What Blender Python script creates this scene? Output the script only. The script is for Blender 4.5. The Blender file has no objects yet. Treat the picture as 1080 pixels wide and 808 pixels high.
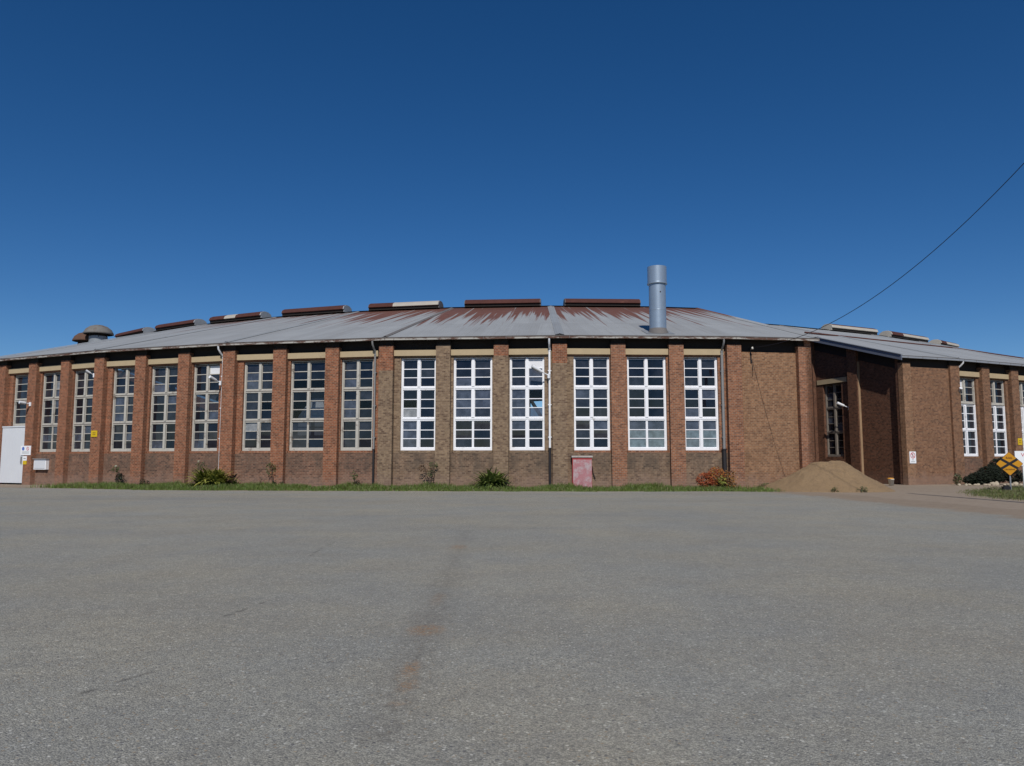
import bpy, math, random
from math import sin, cos, pi, radians, atan2, sqrt
from mathutils import Vector, Matrix, noise as mnoise
random.seed(11)
R = random.Random(5)
scene = bpy.context.scene
col = scene.collection

# ------------------------------------------------------------------ materials
def new_mat(name):
    m = bpy.data.materials.new(name); m.use_nodes = True
    nt = m.node_tree; nt.nodes.clear()
    out = nt.nodes.new('ShaderNodeOutputMaterial')
    b = nt.nodes.new('ShaderNodeBsdfPrincipled')
    nt.links.new(b.outputs[0], out.inputs[0])
    return m, nt, b, out
def N(nt, t, **kw):
    n = nt.nodes.new(t)
    for k, v in kw.items(): setattr(n, k, v)
    return n
def math_(nt, op, a, b=None, c=None, clamp=False):
    n = N(nt, 'ShaderNodeMath', operation=op, use_clamp=clamp)
    for i, x in enumerate((a, b, c)):
        if x is None: continue
        if isinstance(x, (int, float)): n.inputs[i].default_value = x
        else: nt.links.new(x, n.inputs[i])
    return n.outputs[0]
def mix(nt, f, a, b, mode='MIX'):
    n = N(nt, 'ShaderNodeMix', data_type='RGBA', blend_type=mode)
    for i, x in ((0, f), (6, a), (7, b)):
        if isinstance(x, (int, float)): n.inputs[i].default_value = x
        elif isinstance(x, (tuple, list)): n.inputs[i].default_value = (*x[:3], 1)
        else: nt.links.new(x, n.inputs[i])
    return n.outputs[2]
def ramp(nt, src, p0, p1, v0=0.0, v1=1.0):
    n = N(nt, 'ShaderNodeMapRange', clamp=True, interpolation_type='SMOOTHSTEP')
    nt.links.new(src, n.inputs[0])
    for i, v in ((1, p0), (2, p1), (3, v0), (4, v1)): n.inputs[i].default_value = v
    return n.outputs[0]
def noise_(nt, vec, scale, detail=3, rough=.55, sc3=None):
    n = N(nt, 'ShaderNodeTexNoise'); n.inputs['Scale'].default_value = scale
    n.inputs['Detail'].default_value = detail; n.inputs['Roughness'].default_value = rough
    if sc3:
        mp = N(nt, 'ShaderNodeMapping'); mp.inputs['Scale'].default_value = sc3
        nt.links.new(vec, mp.inputs[0]); vec = mp.outputs[0]
    nt.links.new(vec, n.inputs['Vector'])
    return n.outputs[0]
def coords(nt, which='UV'):
    return N(nt, 'ShaderNodeTexCoord').outputs[which]
def sep(nt, vec):
    s = N(nt, 'ShaderNodeSeparateXYZ'); nt.links.new(vec, s.inputs[0]); return s.outputs

def simple(name, c, rough=.7, metal=0.0, var=.15, scale=6, which='Object', spec=.4, c2=None, thr=(.5, .65)):
    m, nt, b, o = new_mat(name)
    v = coords(nt, which)
    n = noise_(nt, v, scale, 4)
    dark = tuple(x*(1-var) for x in c); lite = tuple(min(1, x*(1+var)) for x in c)
    cc = mix(nt, n, dark, lite)
    if c2:
        cc = mix(nt, ramp(nt, noise_(nt, v, scale*.6, 6, .7), thr[0], thr[1]), cc, c2)
    nt.links.new(cc, b.inputs['Base Color'])
    b.inputs['Roughness'].default_value = rough; b.inputs['Metallic'].default_value = metal
    b.inputs['Specular IOR Level'].default_value = spec
    return m

def brick(name, c1, c2, mortar, stain=0.0, odd=(.05, .03, .025), oddf=.5, tone=1.0, low=1.0):
    """bricks in metres on UV (u along the wall, v height above ground)"""
    m, nt, b, o = new_mat(name)
    uv = coords(nt)
    t = N(nt, 'ShaderNodeTexBrick', offset=.5)
    nt.links.new(uv, t.inputs['Vector'])
    t.inputs['Color1'].default_value = (*c1, 1); t.inputs['Color2'].default_value = (*c2, 1)
    t.inputs['Mortar'].default_value = (*mortar, 1)
    t.inputs['Scale'].default_value = 1; t.inputs['Mortar Size'].default_value = .013
    t.inputs['Mortar Smooth'].default_value = .3; t.inputs['Bias'].default_value = -.1
    t.inputs['Brick Width'].default_value = .2; t.inputs['Row Height'].default_value = .088
    # second brick texture: a sparse set of burnt headers
    t2 = N(nt, 'ShaderNodeTexBrick', offset=.5)
    nt.links.new(uv, t2.inputs['Vector'])
    t2.inputs['Color1'].default_value = (0, 0, 0, 1); t2.inputs['Color2'].default_value = (1, 1, 1, 1); t2.inputs['Mortar'].default_value = (0, 0, 0, 1)
    t2.inputs['Scale'].default_value = 1; t2.inputs['Mortar Size'].default_value = .008
    t2.inputs['Brick Width'].default_value = .2; t2.inputs['Row Height'].default_value = .088; t2.inputs['Bias'].default_value = 0
    sepc = N(nt, 'ShaderNodeSeparateColor'); nt.links.new(t2.outputs[0], sepc.inputs[0])
    burnt = ramp(nt, sepc.outputs[0], .72, .86)
    c = mix(nt, math_(nt, 'MULTIPLY', burnt, oddf), t.outputs[0], odd)
    wn = N(nt, 'ShaderNodeTexWhiteNoise', noise_dimensions='2D'); s0 = sep(nt, uv)
    cb_ = N(nt, 'ShaderNodeCombineXYZ')
    row = math_(nt, 'FLOOR', math_(nt, 'MULTIPLY', s0[1], 1/.088))
    nt.links.new(math_(nt, 'FLOOR', math_(nt, 'ADD', math_(nt, 'MULTIPLY', s0[0], 1/.12), math_(nt, 'MULTIPLY', row, .5))), cb_.inputs[0]); nt.links.new(row, cb_.inputs[1])
    nt.links.new(cb_.outputs[0], wn.inputs['Vector'])
    c = mix(nt, 1.0, c, mix(nt, wn.outputs[0], (.79, .77, .77), (1.21, 1.21, 1.19)), 'MULTIPLY')
    big = noise_(nt, uv, .8, 5, .6)
    c = mix(nt, 1.0, c, mix(nt, big, (.74*tone,)*3, (1.22*tone,)*3), 'MULTIPLY')
    med = noise_(nt, uv, 4.5, 4, .6)
    c = mix(nt, ramp(nt, med, .5, .75, 0, .35), c, tuple(x*.8 for x in mortar))
    s = sep(nt, uv)
    # rising damp / salts near the ground
    nb = noise_(nt, uv, 1.7, 5, .65)
    dmp = math_(nt, 'ADD', s[1], math_(nt, 'MULTIPLY', math_(nt, 'SUBTRACT', nb, .5), 1.6))
    f = math_(nt, 'MULTIPLY', ramp(nt, dmp, .25, .9, 1, 0), .5*low)
    c = mix(nt, f, c, (.24, .165, .13))
    if stain:
        ns = noise_(nt, uv, 1.0, 6, .7, (1.4, .55, 1))
        sd = ramp(nt, ns, .36, .62)
        hz = math_(nt, 'MULTIPLY', ramp(nt, s[1], .5, 1.3), sd)
        c = mix(nt, math_(nt, 'MULTIPLY', hz, stain), c, (.075, .062, .05))
        lich = ramp(nt, noise_(nt, uv, 6, 5, .7), .58, .68)
        c = mix(nt, math_(nt, 'MULTIPLY', lich, .35*stain), c, (.2, .19, .16))
    nt.links.new(c, b.inputs['Base Color'])
    b.inputs['Roughness'].default_value = .9; b.inputs['Specular IOR Level'].default_value = .2
    bp = N(nt, 'ShaderNodeBump'); bp.inputs['Strength'].default_value = .5; bp.inputs['Distance'].default_value = .01
    hh = math_(nt, 'SUBTRACT', med, math_(nt, 'MULTIPLY', t.outputs['Fac'], 1.0))
    nt.links.new(hh, bp.inputs['Height']); nt.links.new(bp.outputs[0], b.inputs['Normal'])
    return m

M = {}
M['red'] = brick('red_brick', (.28, .10, .050), (.185, .068, .036), (.29, .19, .13), odd=(.09, .045, .032), oddf=.3)
M['orange'] = brick('orange_brick', (.285, .118, .060), (.20, .08, .043), (.27, .19, .14), odd=(.10, .05, .035), oddf=.4)
M['brown'] = brick('brown_brick', (.235, .165, .105), (.18, .12, .078), (.24, .18, .13), odd=(.085, .05, .035), oddf=.5)
M['panel_red'] = brick('weathered_red_brick', (.215, .108, .07), (.165, .08, .055), (.24, .17, .125), stain=.55)
M['panel_brown'] = brick('weathered_brown_brick', (.215, .14, .092), (.17, .105, .07), (.24, .18, .13), stain=.6)
M['darkbrick'] = brick('shaded_brick', (.15, .065, .038), (.11, .047, .03), (.13, .085, .06), odd=(.05, .028, .02), low=.4)  # darker brick copy: the wing end wall's shade is in its colour
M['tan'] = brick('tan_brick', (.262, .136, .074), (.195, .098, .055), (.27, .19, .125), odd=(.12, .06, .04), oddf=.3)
M['wing'] = brick('wing_brick', (.215, .105, .06), (.165, .08, .048), (.23, .155, .10), odd=(.08, .045, .035), oddf=.5)

M['lintel'] = simple('cream_concrete', (.42, .33, .205), .85, var=.12, scale=2.5, c2=(.27, .215, .15), thr=(.6, .8))
M['paint'] = simple('white_paint', (.82, .83, .86), .45, var=.07, scale=3, c2=(.50, .48, .45), thr=(.60, .72))
M['oldpaint'] = simple('weathered_paint', (.45, .43, .385), .8, var=.2, scale=4, c2=(.2, .165, .135), thr=(.55, .68))
M['oldwood'] = simple('bare_grey_timber', (.20, .175, .15), .9, var=.3, scale=5)
M['whitesheet'] = simple('white_sheet', (.62, .64, .67), .5, var=.05, scale=1.5)
M['galv'] = simple('galvanised_steel', (.31, .38, .46), .4, .5, var=.14, scale=3)
M['greypipe'] = simple('grey_pipe', (.22, .22, .22), .6, var=.15)
M['blackpipe'] = simple('black_pipe', (.02, .018, .02), .6)
M['edge'] = simple('sunlit_edge_tone', (.30, .20, .12), .9, var=.3, scale=2)  # paler tone for sunlight painted on a pilaster flank
M['dark'] = simple('dark_timber_and_shade', (.02, .016, .014), .9)  # dark timber, also painted eave and verge shade on wall tops
M['soffit'] = simple('dark_lining', (.035, .028, .024), .95, var=.3)  # even dark tone for the roof underside
M['interior'] = simple('interior_wall', (.07, .065, .06), .9, var=.3, scale=.7)
M['floor'] = simple('interior_floor', (.06, .055, .05), .9, var=.3)
M['yellow'] = simple('yellow_paint', (.62, .42, .01), .5, var=.08)
M['signyellow'] = simple('amber_sign_face', (.56, .25, .006), .5, var=.12, scale=4, c2=(.36, .16, .01), thr=(.6, .75))
M['black'] = simple('black_paint', (.012, .011, .014), .5)
M['redink'] = simple('red_ink', (.5, .06, .07), .6)
M['brownink'] = simple('brown_lettering', (.09, .03, .008), .6)
M['blueink'] = simple('blue_ink', (.08, .16, .5), .6)
M['greyink'] = simple('grey_ink', (.3, .33, .33), .6)
M['pink'] = simple('faded_red_paint', (.42, .17, .19), .6, var=.18, scale=2.2, c2=(.43, .37, .37), thr=(.56, .66))
M['pinkedge'] = simple('red_paint', (.33, .045, .045), .6, var=.2, scale=3)
M['cap'] = simple('flaking_cap', (.42, .38, .35), .8, var=.25, scale=8, c2=(.16, .11, .09), thr=(.55, .66))
M['post'] = simple('galvanised_post', (.32, .33, .35), .5, .5)
M['lampwhite'] = simple('lamp_enamel', (.75, .77, .8), .35, var=.05)
M['stone'] = simple('pale_stone', (.42, .36, .27), .9, var=.35, scale=3)
M['plastic'] = simple('white_plastic', (.7, .68, .62), .4, var=.05)
M['orangepl'] = simple('orange_plastic', (.6, .28, .04), .5)
M['cable'] = simple('black_cable', (.012, .012, .02), .6)
M['vwhite'] = simple('vent_sheet_pale', (.40, .37, .32), .7, var=.15, scale=1.5, c2=(.2, .13, .09), thr=(.66, .74))
M['vrust'] = simple('vent_sheet_rust', (.075, .026, .02), .9, var=.35, scale=2.5, c2=(.14, .055, .04), thr=(.6, .8))
M['vgrey'] = simple('vent_sheet_grey', (.26, .28, .30), .6, .2, var=.2, scale=2.5, c2=(.14, .07, .05), thr=(.62, .72))
M['ventold'] = simple('old_ventilator_sheet', (.16, .155, .145), .8, var=.25, scale=3, c2=(.12, .07, .045), thr=(.5, .7))
M['ventrust'] = simple('rusty_ventilator_sheet', (.11, .06, .04), .9, var=.3, scale=3)
M['bark'] = simple('bark', (.06, .04, .028), .9)

def glass(name, dirt, dcol, trans, gloss=.10, rough=.02):
    m, nt, b, out = new_mat(name)
    nt.nodes.remove(b)
    tr = N(nt, 'ShaderNodeBsdfTransparent'); tr.inputs[0].default_value = (*trans, 1)
    df = N(nt, 'ShaderNodeBsdfDiffuse')
    uv = coords(nt)
    nz = noise_(nt, uv, 2.3, 4, .6)
    nt.links.new(mix(nt, nz, tuple(x*.7 for x in dcol), tuple(x*1.3 for x in dcol)), df.inputs[0])
    gl = N(nt, 'ShaderNodeBsdfGlossy'); gl.inputs['Roughness'].default_value = rough
    gl.inputs[0].default_value = (.9, .95, 1, 1)
    mx = N(nt, 'ShaderNodeMixShader')
    nt.links.new(math_(nt, 'MULTIPLY', ramp(nt, nz, .3, .8, .7, 1.3), dirt), mx.inputs[0])
    nt.links.new(tr.outputs[0], mx.inputs[1]); nt.links.new(df.outputs[0], mx.inputs[2])
    fr = N(nt, 'ShaderNodeFresnel'); fr.inputs[0].default_value = 1.5
    m2 = N(nt, 'ShaderNodeMixShader')
    nt.links.new(math_(nt, 'MULTIPLY', fr.outputs[0], gloss*10, clamp=True), m2.inputs[0])
    nt.links.new(mx.outputs[0], m2.inputs[1]); nt.links.new(gl.outputs[0], m2.inputs[2])
    nt.links.new(m2.outputs[0], out.inputs[0])
    return m
M['g_dark'] = glass('dark_glass', .5, (.018, .021, .034), (.30, .34, .42))
M['g_mid'] = glass('clear_glass', .12, (.05, .055, .07), (.55, .6, .68))
M['g_dusty'] = glass('dusty_glass', .6, (.045, .05, .066), (.35, .4, .46))
M['g_blue'] = glass('grimy_blue_glass', .8, (.085, .10, .135), (.35, .42, .5))
M['g_green'] = glass('whitewashed_glass', .93, (.16, .21, .24), (.4, .5, .5))
M['g_white'] = simple('white_infill_board', (.72, .73, .76), .5, var=.04)
M['g_pale'] = glass('frosted_pale_glass', .95, (.30, .31, .32), (.6, .6, .6))
M['g_open'] = glass('clean_glass', .02, (.1, .1, .1), (.92, .95, .97), gloss=.07)

def roof_mat(name, thr, amp, soft=2.0, tone=1.0, edge=.0, base=(.32, .335, .34)):
    m, nt, b, out = new_mat(name)
    uv = coords(nt); s = sep(nt, uv)
    base_n = noise_(nt, uv, .5, 5, .6)
    sheet = N(nt, 'ShaderNodeTexWhiteNoise', noise_dimensions='2D')
    fl = N(nt, 'ShaderNodeCombineXYZ')
    nt.links.new(math_(nt, 'FLOOR', math_(nt, 'MULTIPLY', s[0], 1/.76)), fl.inputs[0])
    nt.links.new(math_(nt, 'FLOOR', math_(nt, 'MULTIPLY', s[1], 1/5.4)), fl.inputs[1])
    nt.links.new(fl.outputs[0], sheet.inputs['Vector'])
    c = mix(nt, base_n, tuple(x*.84*tone for x in base), tuple(x*1.16*tone for x in base))
    c = mix(nt, math_(nt, 'MULTIPLY', sheet.outputs[0], .30), c, (.19, .19, .19))
    lap = ramp(nt, math_(nt, 'FRACT', math_(nt, 'MULTIPLY', s[1], 1/5.4)), .0, .018, 1, 0)
    c = mix(nt, math_(nt, 'MULTIPLY', lap, .45), c, (.09, .075, .065))
    # run-off streaks down the slope
    st = noise_(nt, uv, 1.0, 4, .6, (3.2, .18, 1))
    c = mix(nt, ramp(nt, st, .48, .8, 0, .4), c, (.2, .19, .18))
    # rust: a band along the ridge that breaks into tapering streaks down the sheets
    n1 = noise_(nt, uv, 1.0, 3, .6, (3.0, .06, 1))
    n2 = noise_(nt, uv, 1.0, 3, .6, (.35, .05, 1))
    nn_ = math_(nt, 'ADD', n1, math_(nt, 'MULTIPLY', math_(nt, 'SUBTRACT', n2, .5), .35))
    lim = N(nt, 'ShaderNodeMapRange', clamp=True); nt.links.new(s[1], lim.inputs[0])
    for i_, v_ in ((1, thr-amp*.75), (2, thr+soft+1), (3, .74), (4, .34)): lim.inputs[i_].default_value = v_
    rf = ramp(nt, math_(nt, 'SUBTRACT', nn_, lim.outputs[0]), -.02, .09)
    rn = noise_(nt, uv, 1.5, 5, .7)
    rust = mix(nt, rn, (.08, .025, .015), (.20, .072, .038))
    rust = mix(nt, ramp(nt, s[1], thr+1.5, 16.3, 0, .35), rust, (.05, .018, .014))
    c = mix(nt, math_(nt, 'MULTIPLY', rf, .93), c, rust)
    sp = ramp(nt, noise_(nt, uv, 3.5, 5, .75), .68, .74)
    c = mix(nt, math_(nt, 'MULTIPLY', sp, .5), c, (.14, .08, .06))
    if edge:
        ed = math_(nt, 'MULTIPLY', ramp(nt, s[1], 0, .25, 1, 0), ramp(nt, noise_(nt, uv, 1.1, 4, .7), .45, .6))
        c = mix(nt, math_(nt, 'MULTIPLY', ed, edge), c, (.13, .06, .045))
    nt.links.new(c, b.inputs['Base Color'])
    b.inputs['Metallic'].default_value = 0; b.inputs['Roughness'].default_value = .65
    b.inputs['Specular IOR Level'].default_value = .35
    w = math_(nt, 'SINE', math_(nt, 'MULTIPLY', s[0], 2*pi/.15))
    bp = N(nt, 'ShaderNodeBump'); bp.inputs['Strength'].default_value = .3; bp.inputs['Distance'].default_value = .02
    nt.links.new(w, bp.inputs['Height']); nt.links.new(bp.outputs[0], b.inputs['Normal'])
    return m
M['roof_heavy'] = roof_mat('iron_roof_rusted', 10.6, 12, 2.0)
M['roof_mid'] = roof_mat('iron_roof_streaked', 12.4, 14, 2.6)
M['roof_light'] = roof_mat('iron_roof_grey', 15.0, 12, 2.6)
M['roof_wing'] = roof_mat('iron_roof_pale', 19, 5, 1.5, tone=1.05)
M['flash'] = roof_mat('hip_flashing', 17.5, 6, 1.5, tone=.9, base=(.30, .325, .345))
M['hipdark'] = simple('weathered_hip_cap', (.14, .13, .125), .7, var=.25, scale=2)

Z_GUT = 7.89
def gutter_mat():
    m, nt, b, out = new_mat('flaking_gutter')
    uv = coords(nt); s = sep(nt, uv)
    n = noise_(nt, uv, 1.0, 6, .75, (.9, 4, 1))
    c = mix(nt, ramp(nt, n, .46, .56), (.40, .385, .35), (.10, .05, .035))
    top = ramp(nt, s[1], Z_GUT+.065, Z_GUT+.08)
    c = mix(nt, math_(nt, 'MULTIPLY', top, .7), c, (.05, .028, .022))
    nt.links.new(c, b.inputs['Base Color']); b.inputs['Roughness'].default_value = .8
    return m
M['gutter'] = gutter_mat()
M['gutter_grey'] = simple('grey_gutter', (.24, .26, .29), .6, var=.15, scale=1.2, c2=(.14, .09, .075), thr=(.62, .72))
M['barge'] = simple('blue_grey_barge', (.15, .17, .22), .6, .1, var=.12, scale=1.5)

# ------------------------------------------------------------------ mesh builder
class MB:
    def __init__(s): s.v = []; s.f = []; s.m = []; s.uv = []; s.mats = []; s.smooth = []
    def mi(s, m):
        m = M[m] if isinstance(m, str) else m
        if m not in s.mats: s.mats.append(m)
        return s.mats.index(m)
    def face(s, pts, mat, uv=None, smooth=False):
        i = len(s.v); s.v += [tuple(p) for p in pts]; s.f.append(tuple(range(i, i+len(pts))))
        s.m.append(s.mi(mat)); s.uv.append(uv or [(0, 0)]*len(pts)); s.smooth.append(smooth)
    def hexa(s, P, mat, uvs=None, skip=()):
        """P: 8 points: (u0 o0 z0),(u1 o0 z0),(u1 o1 z0),(u0 o1 z0), then the same at z1"""
        F = {'bot': (3, 2, 1, 0), 'top': (4, 5, 6, 7), 'a': (0, 1, 5, 4), 'b': (1, 2, 6, 5), 'c': (2, 3, 7, 6), 'd': (3, 0, 4, 7)}
        for k, f in F.items():
            if k in skip: continue
            s.face([P[i] for i in f], mat, [uvs[k][i] for i in range(4)] if uvs else None)
    def box(s, fr, u0, u1, o0, o1, z0, z1, mat, uo=0.0):
        """box in a wall frame; o0 < o1, o1 is the outer face"""
        p = fr.p
        P = [p(u0, o1, z0), p(u1, o1, z0), p(u1, o0, z0), p(u0, o0, z0), p(u0, o1, z1), p(u1, o1, z1), p(u1, o0, z1), p(u0, o0, z1)]
        a, b = u0+uo, u1+uo
        U = {'a': [(a, z0), (b, z0), (b, z1), (a, z1)], 'b': [(b, z0), (b+o1-o0, z0), (b+o1-o0, z1), (b, z1)],
             'c': [(b, z0), (a, z0), (a, z1), (b, z1)], 'd': [(a-(o1-o0), z0), (a, z0), (a, z1), (a-(o1-o0), z1)],
             'top': [(a, o1), (b, o1), (b, o0), (a, o0)], 'bot': [(a, o0), (b, o0), (b, o1), (a, o1)]}
        s.hexa(P, mat, U)
    def tube(s, pts, r, mat, seg=10, caps=True, r2=None):
        pts = [Vector(p) for p in pts]; rings = []
        up = Vector((0, 0, 1))
        for i, p in enumerate(pts):
            t = (pts[min(i+1, len(pts)-1)]-pts[max(i-1, 0)]).normalized()
            a = t.cross(up)
            if a.length < 1e-3: a = t.cross(Vector((1, 0, 0)))
            a.normalize(); b = a.cross(t)
            rr = r if r2 is None else r+(r2-r)*i/max(1, len(pts)-1)
            rings.append([p+a*rr*cos(2*pi*k/seg)+b*rr*sin(2*pi*k/seg) for k in range(seg)])
        i0 = len(s.v)
        for rg in rings: s.v += [tuple(q) for q in rg]
        for j in range(len(rings)-1):
            for k in range(seg):
                k2 = (k+1) % seg
                s.f.append((i0+j*seg+k, i0+j*seg+k2, i0+(j+1)*seg+k2, i0+(j+1)*seg+k))
                s.m.append(s.mi(mat)); s.uv.append([(k/seg, j), ((k+1)/seg, j), ((k+1)/seg, j+1), (k/seg, j+1)]); s.smooth.append(True)
        if caps:
            s.face(rings[0], mat); s.face(list(reversed(rings[-1])), mat)
    def lathe(s, c, prof, mat, seg=28):
        c = Vector(c); i0 = len(s.v)
        for r, z in prof: s.v += [(c.x+r*cos(2*pi*k/seg), c.y+r*sin(2*pi*k/seg), c.z+z) for k in range(seg)]
        for j in range(len(prof)-1):
            for k in range(seg):
                k2 = (k+1) % seg
                s.f.append((i0+j*seg+k, i0+j*seg+k2, i0+(j+1)*seg+k2, i0+(j+1)*seg+k))
                s.m.append(s.mi(mat)); s.uv.append([(0, 0)]*4); s.smooth.append(True)
    def build(s, name, parent=None, loc=None, kind=None):
        if loc is None: loc = parent_origin(parent) if parent else Vector((0, 0, 0))
        loc = Vector(loc)
        me = bpy.data.meshes.new(name)
        me.from_pydata([(x-loc.x, y-loc.y, z-loc.z) for x, y, z in s.v], [], s.f)
        for m in s.mats: me.materials.append(m)
        me.polygons.foreach_set('material_index', s.m)
        me.polygons.foreach_set('use_smooth', s.smooth)
        ul = me.uv_layers.new(name='UVMap')
        flat = []
        for u in s.uv:
            for a in u: flat += [a[0], a[1]]
        ul.data.foreach_set('uv', flat)
        me.update()
        o = bpy.data.objects.new(name, me); col.objects.link(o)
        if parent: o.parent = parent
        else: o.location = loc
        return o
def parent_origin(p):
    v = Vector((0, 0, 0))
    while p is not None: v = v+p.location; p = p.parent
    return v
def empty(name, loc):
    o = bpy.data.objects.new(name, None); col.objects.link(o); o.location = loc
    o.empty_display_size = .3
    return o
def tag(o, label=None, cat=None, group=None, kind=None):
    if label: o['label'] = label
    if cat: o['category'] = cat
    if group: o['group'] = group
    if kind: o['kind'] = kind
    return o

# ------------------------------------------------------------------ layout: a ring of straight faces, three bays each
W = 3.1; TH = .1196; YAW = -.0224
def rot(x, y): return x*cos(YAW)-y*sin(YAW), x*sin(YAW)+y*cos(YAW)
class Fr:
    def __init__(s, P, ang):
        s.P = Vector((P[0], P[1])); s.ang = ang
        s.d = Vector((cos(ang), sin(ang))); s.n = Vector((sin(ang), -cos(ang)))
    def p(s, u, o, z):
        q = s.P+s.d*u+s.n*o
        return (q.x, q.y, z)
corner = {0: Vector((.8091*W, 13.015*W))}
ang = {k: (k+.5)*TH+YAW for k in range(-8, 4)}
for k in range(0, 4): corner[k+1] = corner[k]+Vector((cos(ang[k]), sin(ang[k])))*3*W
for k in range(-1, -9, -1): corner[k] = corner[k+1]-Vector((cos(ang[k]), sin(ang[k])))*3*W
F = {k: Fr(corner[k], ang[k]) for k in ang}
def bis(k, o):
    a = k*TH+YAW; n = Vector((sin(a), -cos(a)))
    return corner[k]+n*o/cos(TH/2)
Z_SILL, Z_LINT, Z_LTOP, Z_GUT, Z_EAVE, Z_RIDGE = 2.04, 7.02, 7.44, 7.89, 8.05, 12.85
DR = 16.0; OV = .30; PR = .30           # half depth of ring, eave overhang, pilaster projection
SL = (Z_RIDGE-Z_EAVE)/(DR+OV)
KMIN = -8

# ---------------------------------------------------- windows
def window(fr, u0, u1, zs, zl, o, parent, paint='paint', thin=(), special=None, tiers=3, cols=2, seed=0, sillmat='red', name='window', sill=True, wide_l=0.0):
    """o = plane of the frame front; casement wall of tiers x cols, three panes each"""
    rr = random.Random(seed)
    m = MB(); g = MB()
    rail = paint if paint == 'paint' else 'oldwood'
    jw = .09; H = zl-zs; th = H/tiers
    b = lambda a0, a1, oo0, oo1, z0, z1, mt=paint: m.box(fr, a0, a1, oo0, oo1, z0, z1, mt)
    b(u0, u0+jw, o-.12, o+.03, zs, zl-.02); b(u1-jw, u1, o-.12, o+.03, zs, zl-.02)
    b(u0+jw, u1-jw, o-.12, o-.01, zl-.07, zl-.02)
    b(u0+jw, u1-jw, o-.12, o+.045, zs, zs+.13)
    um = (u0+u1)/2
    # chunky mullions with bevelled heads
    for t in range(tiers):
        z0 = zs+(.13 if t == 0 else t*th+.085); z1 = zs+(t+1)*th-(.085 if t < tiers-1 else .12)
        if t < tiers-1:
            b(u0+jw, u1-jw, o-.12, o+.02, z1, zs+(t+1)*th-.02, paint)
            b(u0+jw, u1-jw, o-.12, o+.04, zs+(t+1)*th-.015, zs+(t+1)*th+.015, rail)
            b(u0+jw, u1-jw, o-.12, o+.015, zs+(t+1)*th+.02, zs+(t+1)*th+.085, paint)
        mw = .03 if t in thin else .075
        if cols == 2:
            b(um-mw, um+mw, o-.11, o+(.0 if t in thin else .05), z0, z1)
            if t == tiers-1:
                P = [fr.p(um-mw, o+.05, z1), fr.p(um+mw, o+.05, z1), fr.p(um+mw, o-.1, z1), fr.p(um-mw, o-.1, z1),
                     fr.p(um-mw*.4, o+.02, z1+.06), fr.p(um+mw*.4, o+.02, z1+.06), fr.p(um+mw*.4, o-.1, z1+.06), fr.p(um-mw*.4, o-.1, z1+.06)]
                m.hexa(P, paint)
            spans = [(u0+jw, um-mw), (um+mw, u1-jw)]
        else:
            spans = [(u0+jw, u1-jw)]
        for c, (a0, a1) in enumerate(spans):
            sash = .028
            b(a0, a0+sash, o-.09, o-.02, z0, z1); b(a1-sash, a1, o-.09, o-.02, z0, z1)
            b(a0+sash, a1-sash, o-.09, o-.02, z0, z0+sash+.01); b(a0+sash, a1-sash, o-.09, o-.02, z1-sash, z1)
            A0, A1, Z0, Z1 = a0+sash, a1-sash, z0+sash+.01, z1-sash
            ph = (Z1-Z0)/3
            for q in (1, 2): b(A0, A1, o-.085, o-.025, Z0+q*ph-.022, Z0+q*ph+.022)
            for q in range(3):
                row = (tiers-1-t)*3+(2-q)      # 0 = top row
                mt = (special or {}).get((row, c))
                if mt is None:
                    x = rr.random()
                    if t == tiers-1 and q == 2: mt = 'g_dusty' if x < .7 else 'g_dark'
                    else: mt = 'g_dark' if x < .42 else ('g_dusty' if x < .85 else 'g_blue')
                oo = o-.055
                tu, tz = rr.uniform(-.006, .006), rr.uniform(-.006, .006)
                uu = rr.uniform(0, 40)
                g.face([fr.p(A0, oo+tu+tz, Z0+q*ph), fr.p(A1, oo-tu+tz, Z0+q*ph), fr.p(A1, oo-tu-tz, Z0+(q+1)*ph), fr.p(A0, oo+tu-tz, Z0+(q+1)*ph)], mt,
                       [(uu, 0), (uu+A1-A0, 0), (uu+A1-A0, ph), (uu, ph)])
    f = m.build(name, parent)
    g.build('glass', f)
    if sill:
        s = MB(); s.box(fr, u0-.08, u1+.06, o-.15, o+.16, zs-.13, zs-.003, sillmat, uo=.3)
        s.build('sill', f)
    return f

# ==================================================================== MAIN BUILDING
O = empty('roundhouse_building', (corner[0].x, corner[0].y, 0))
tag(O, 'long curved brick roundhouse with tall windows and rust-streaked iron roof, left of the sand pile', 'building')

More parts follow.
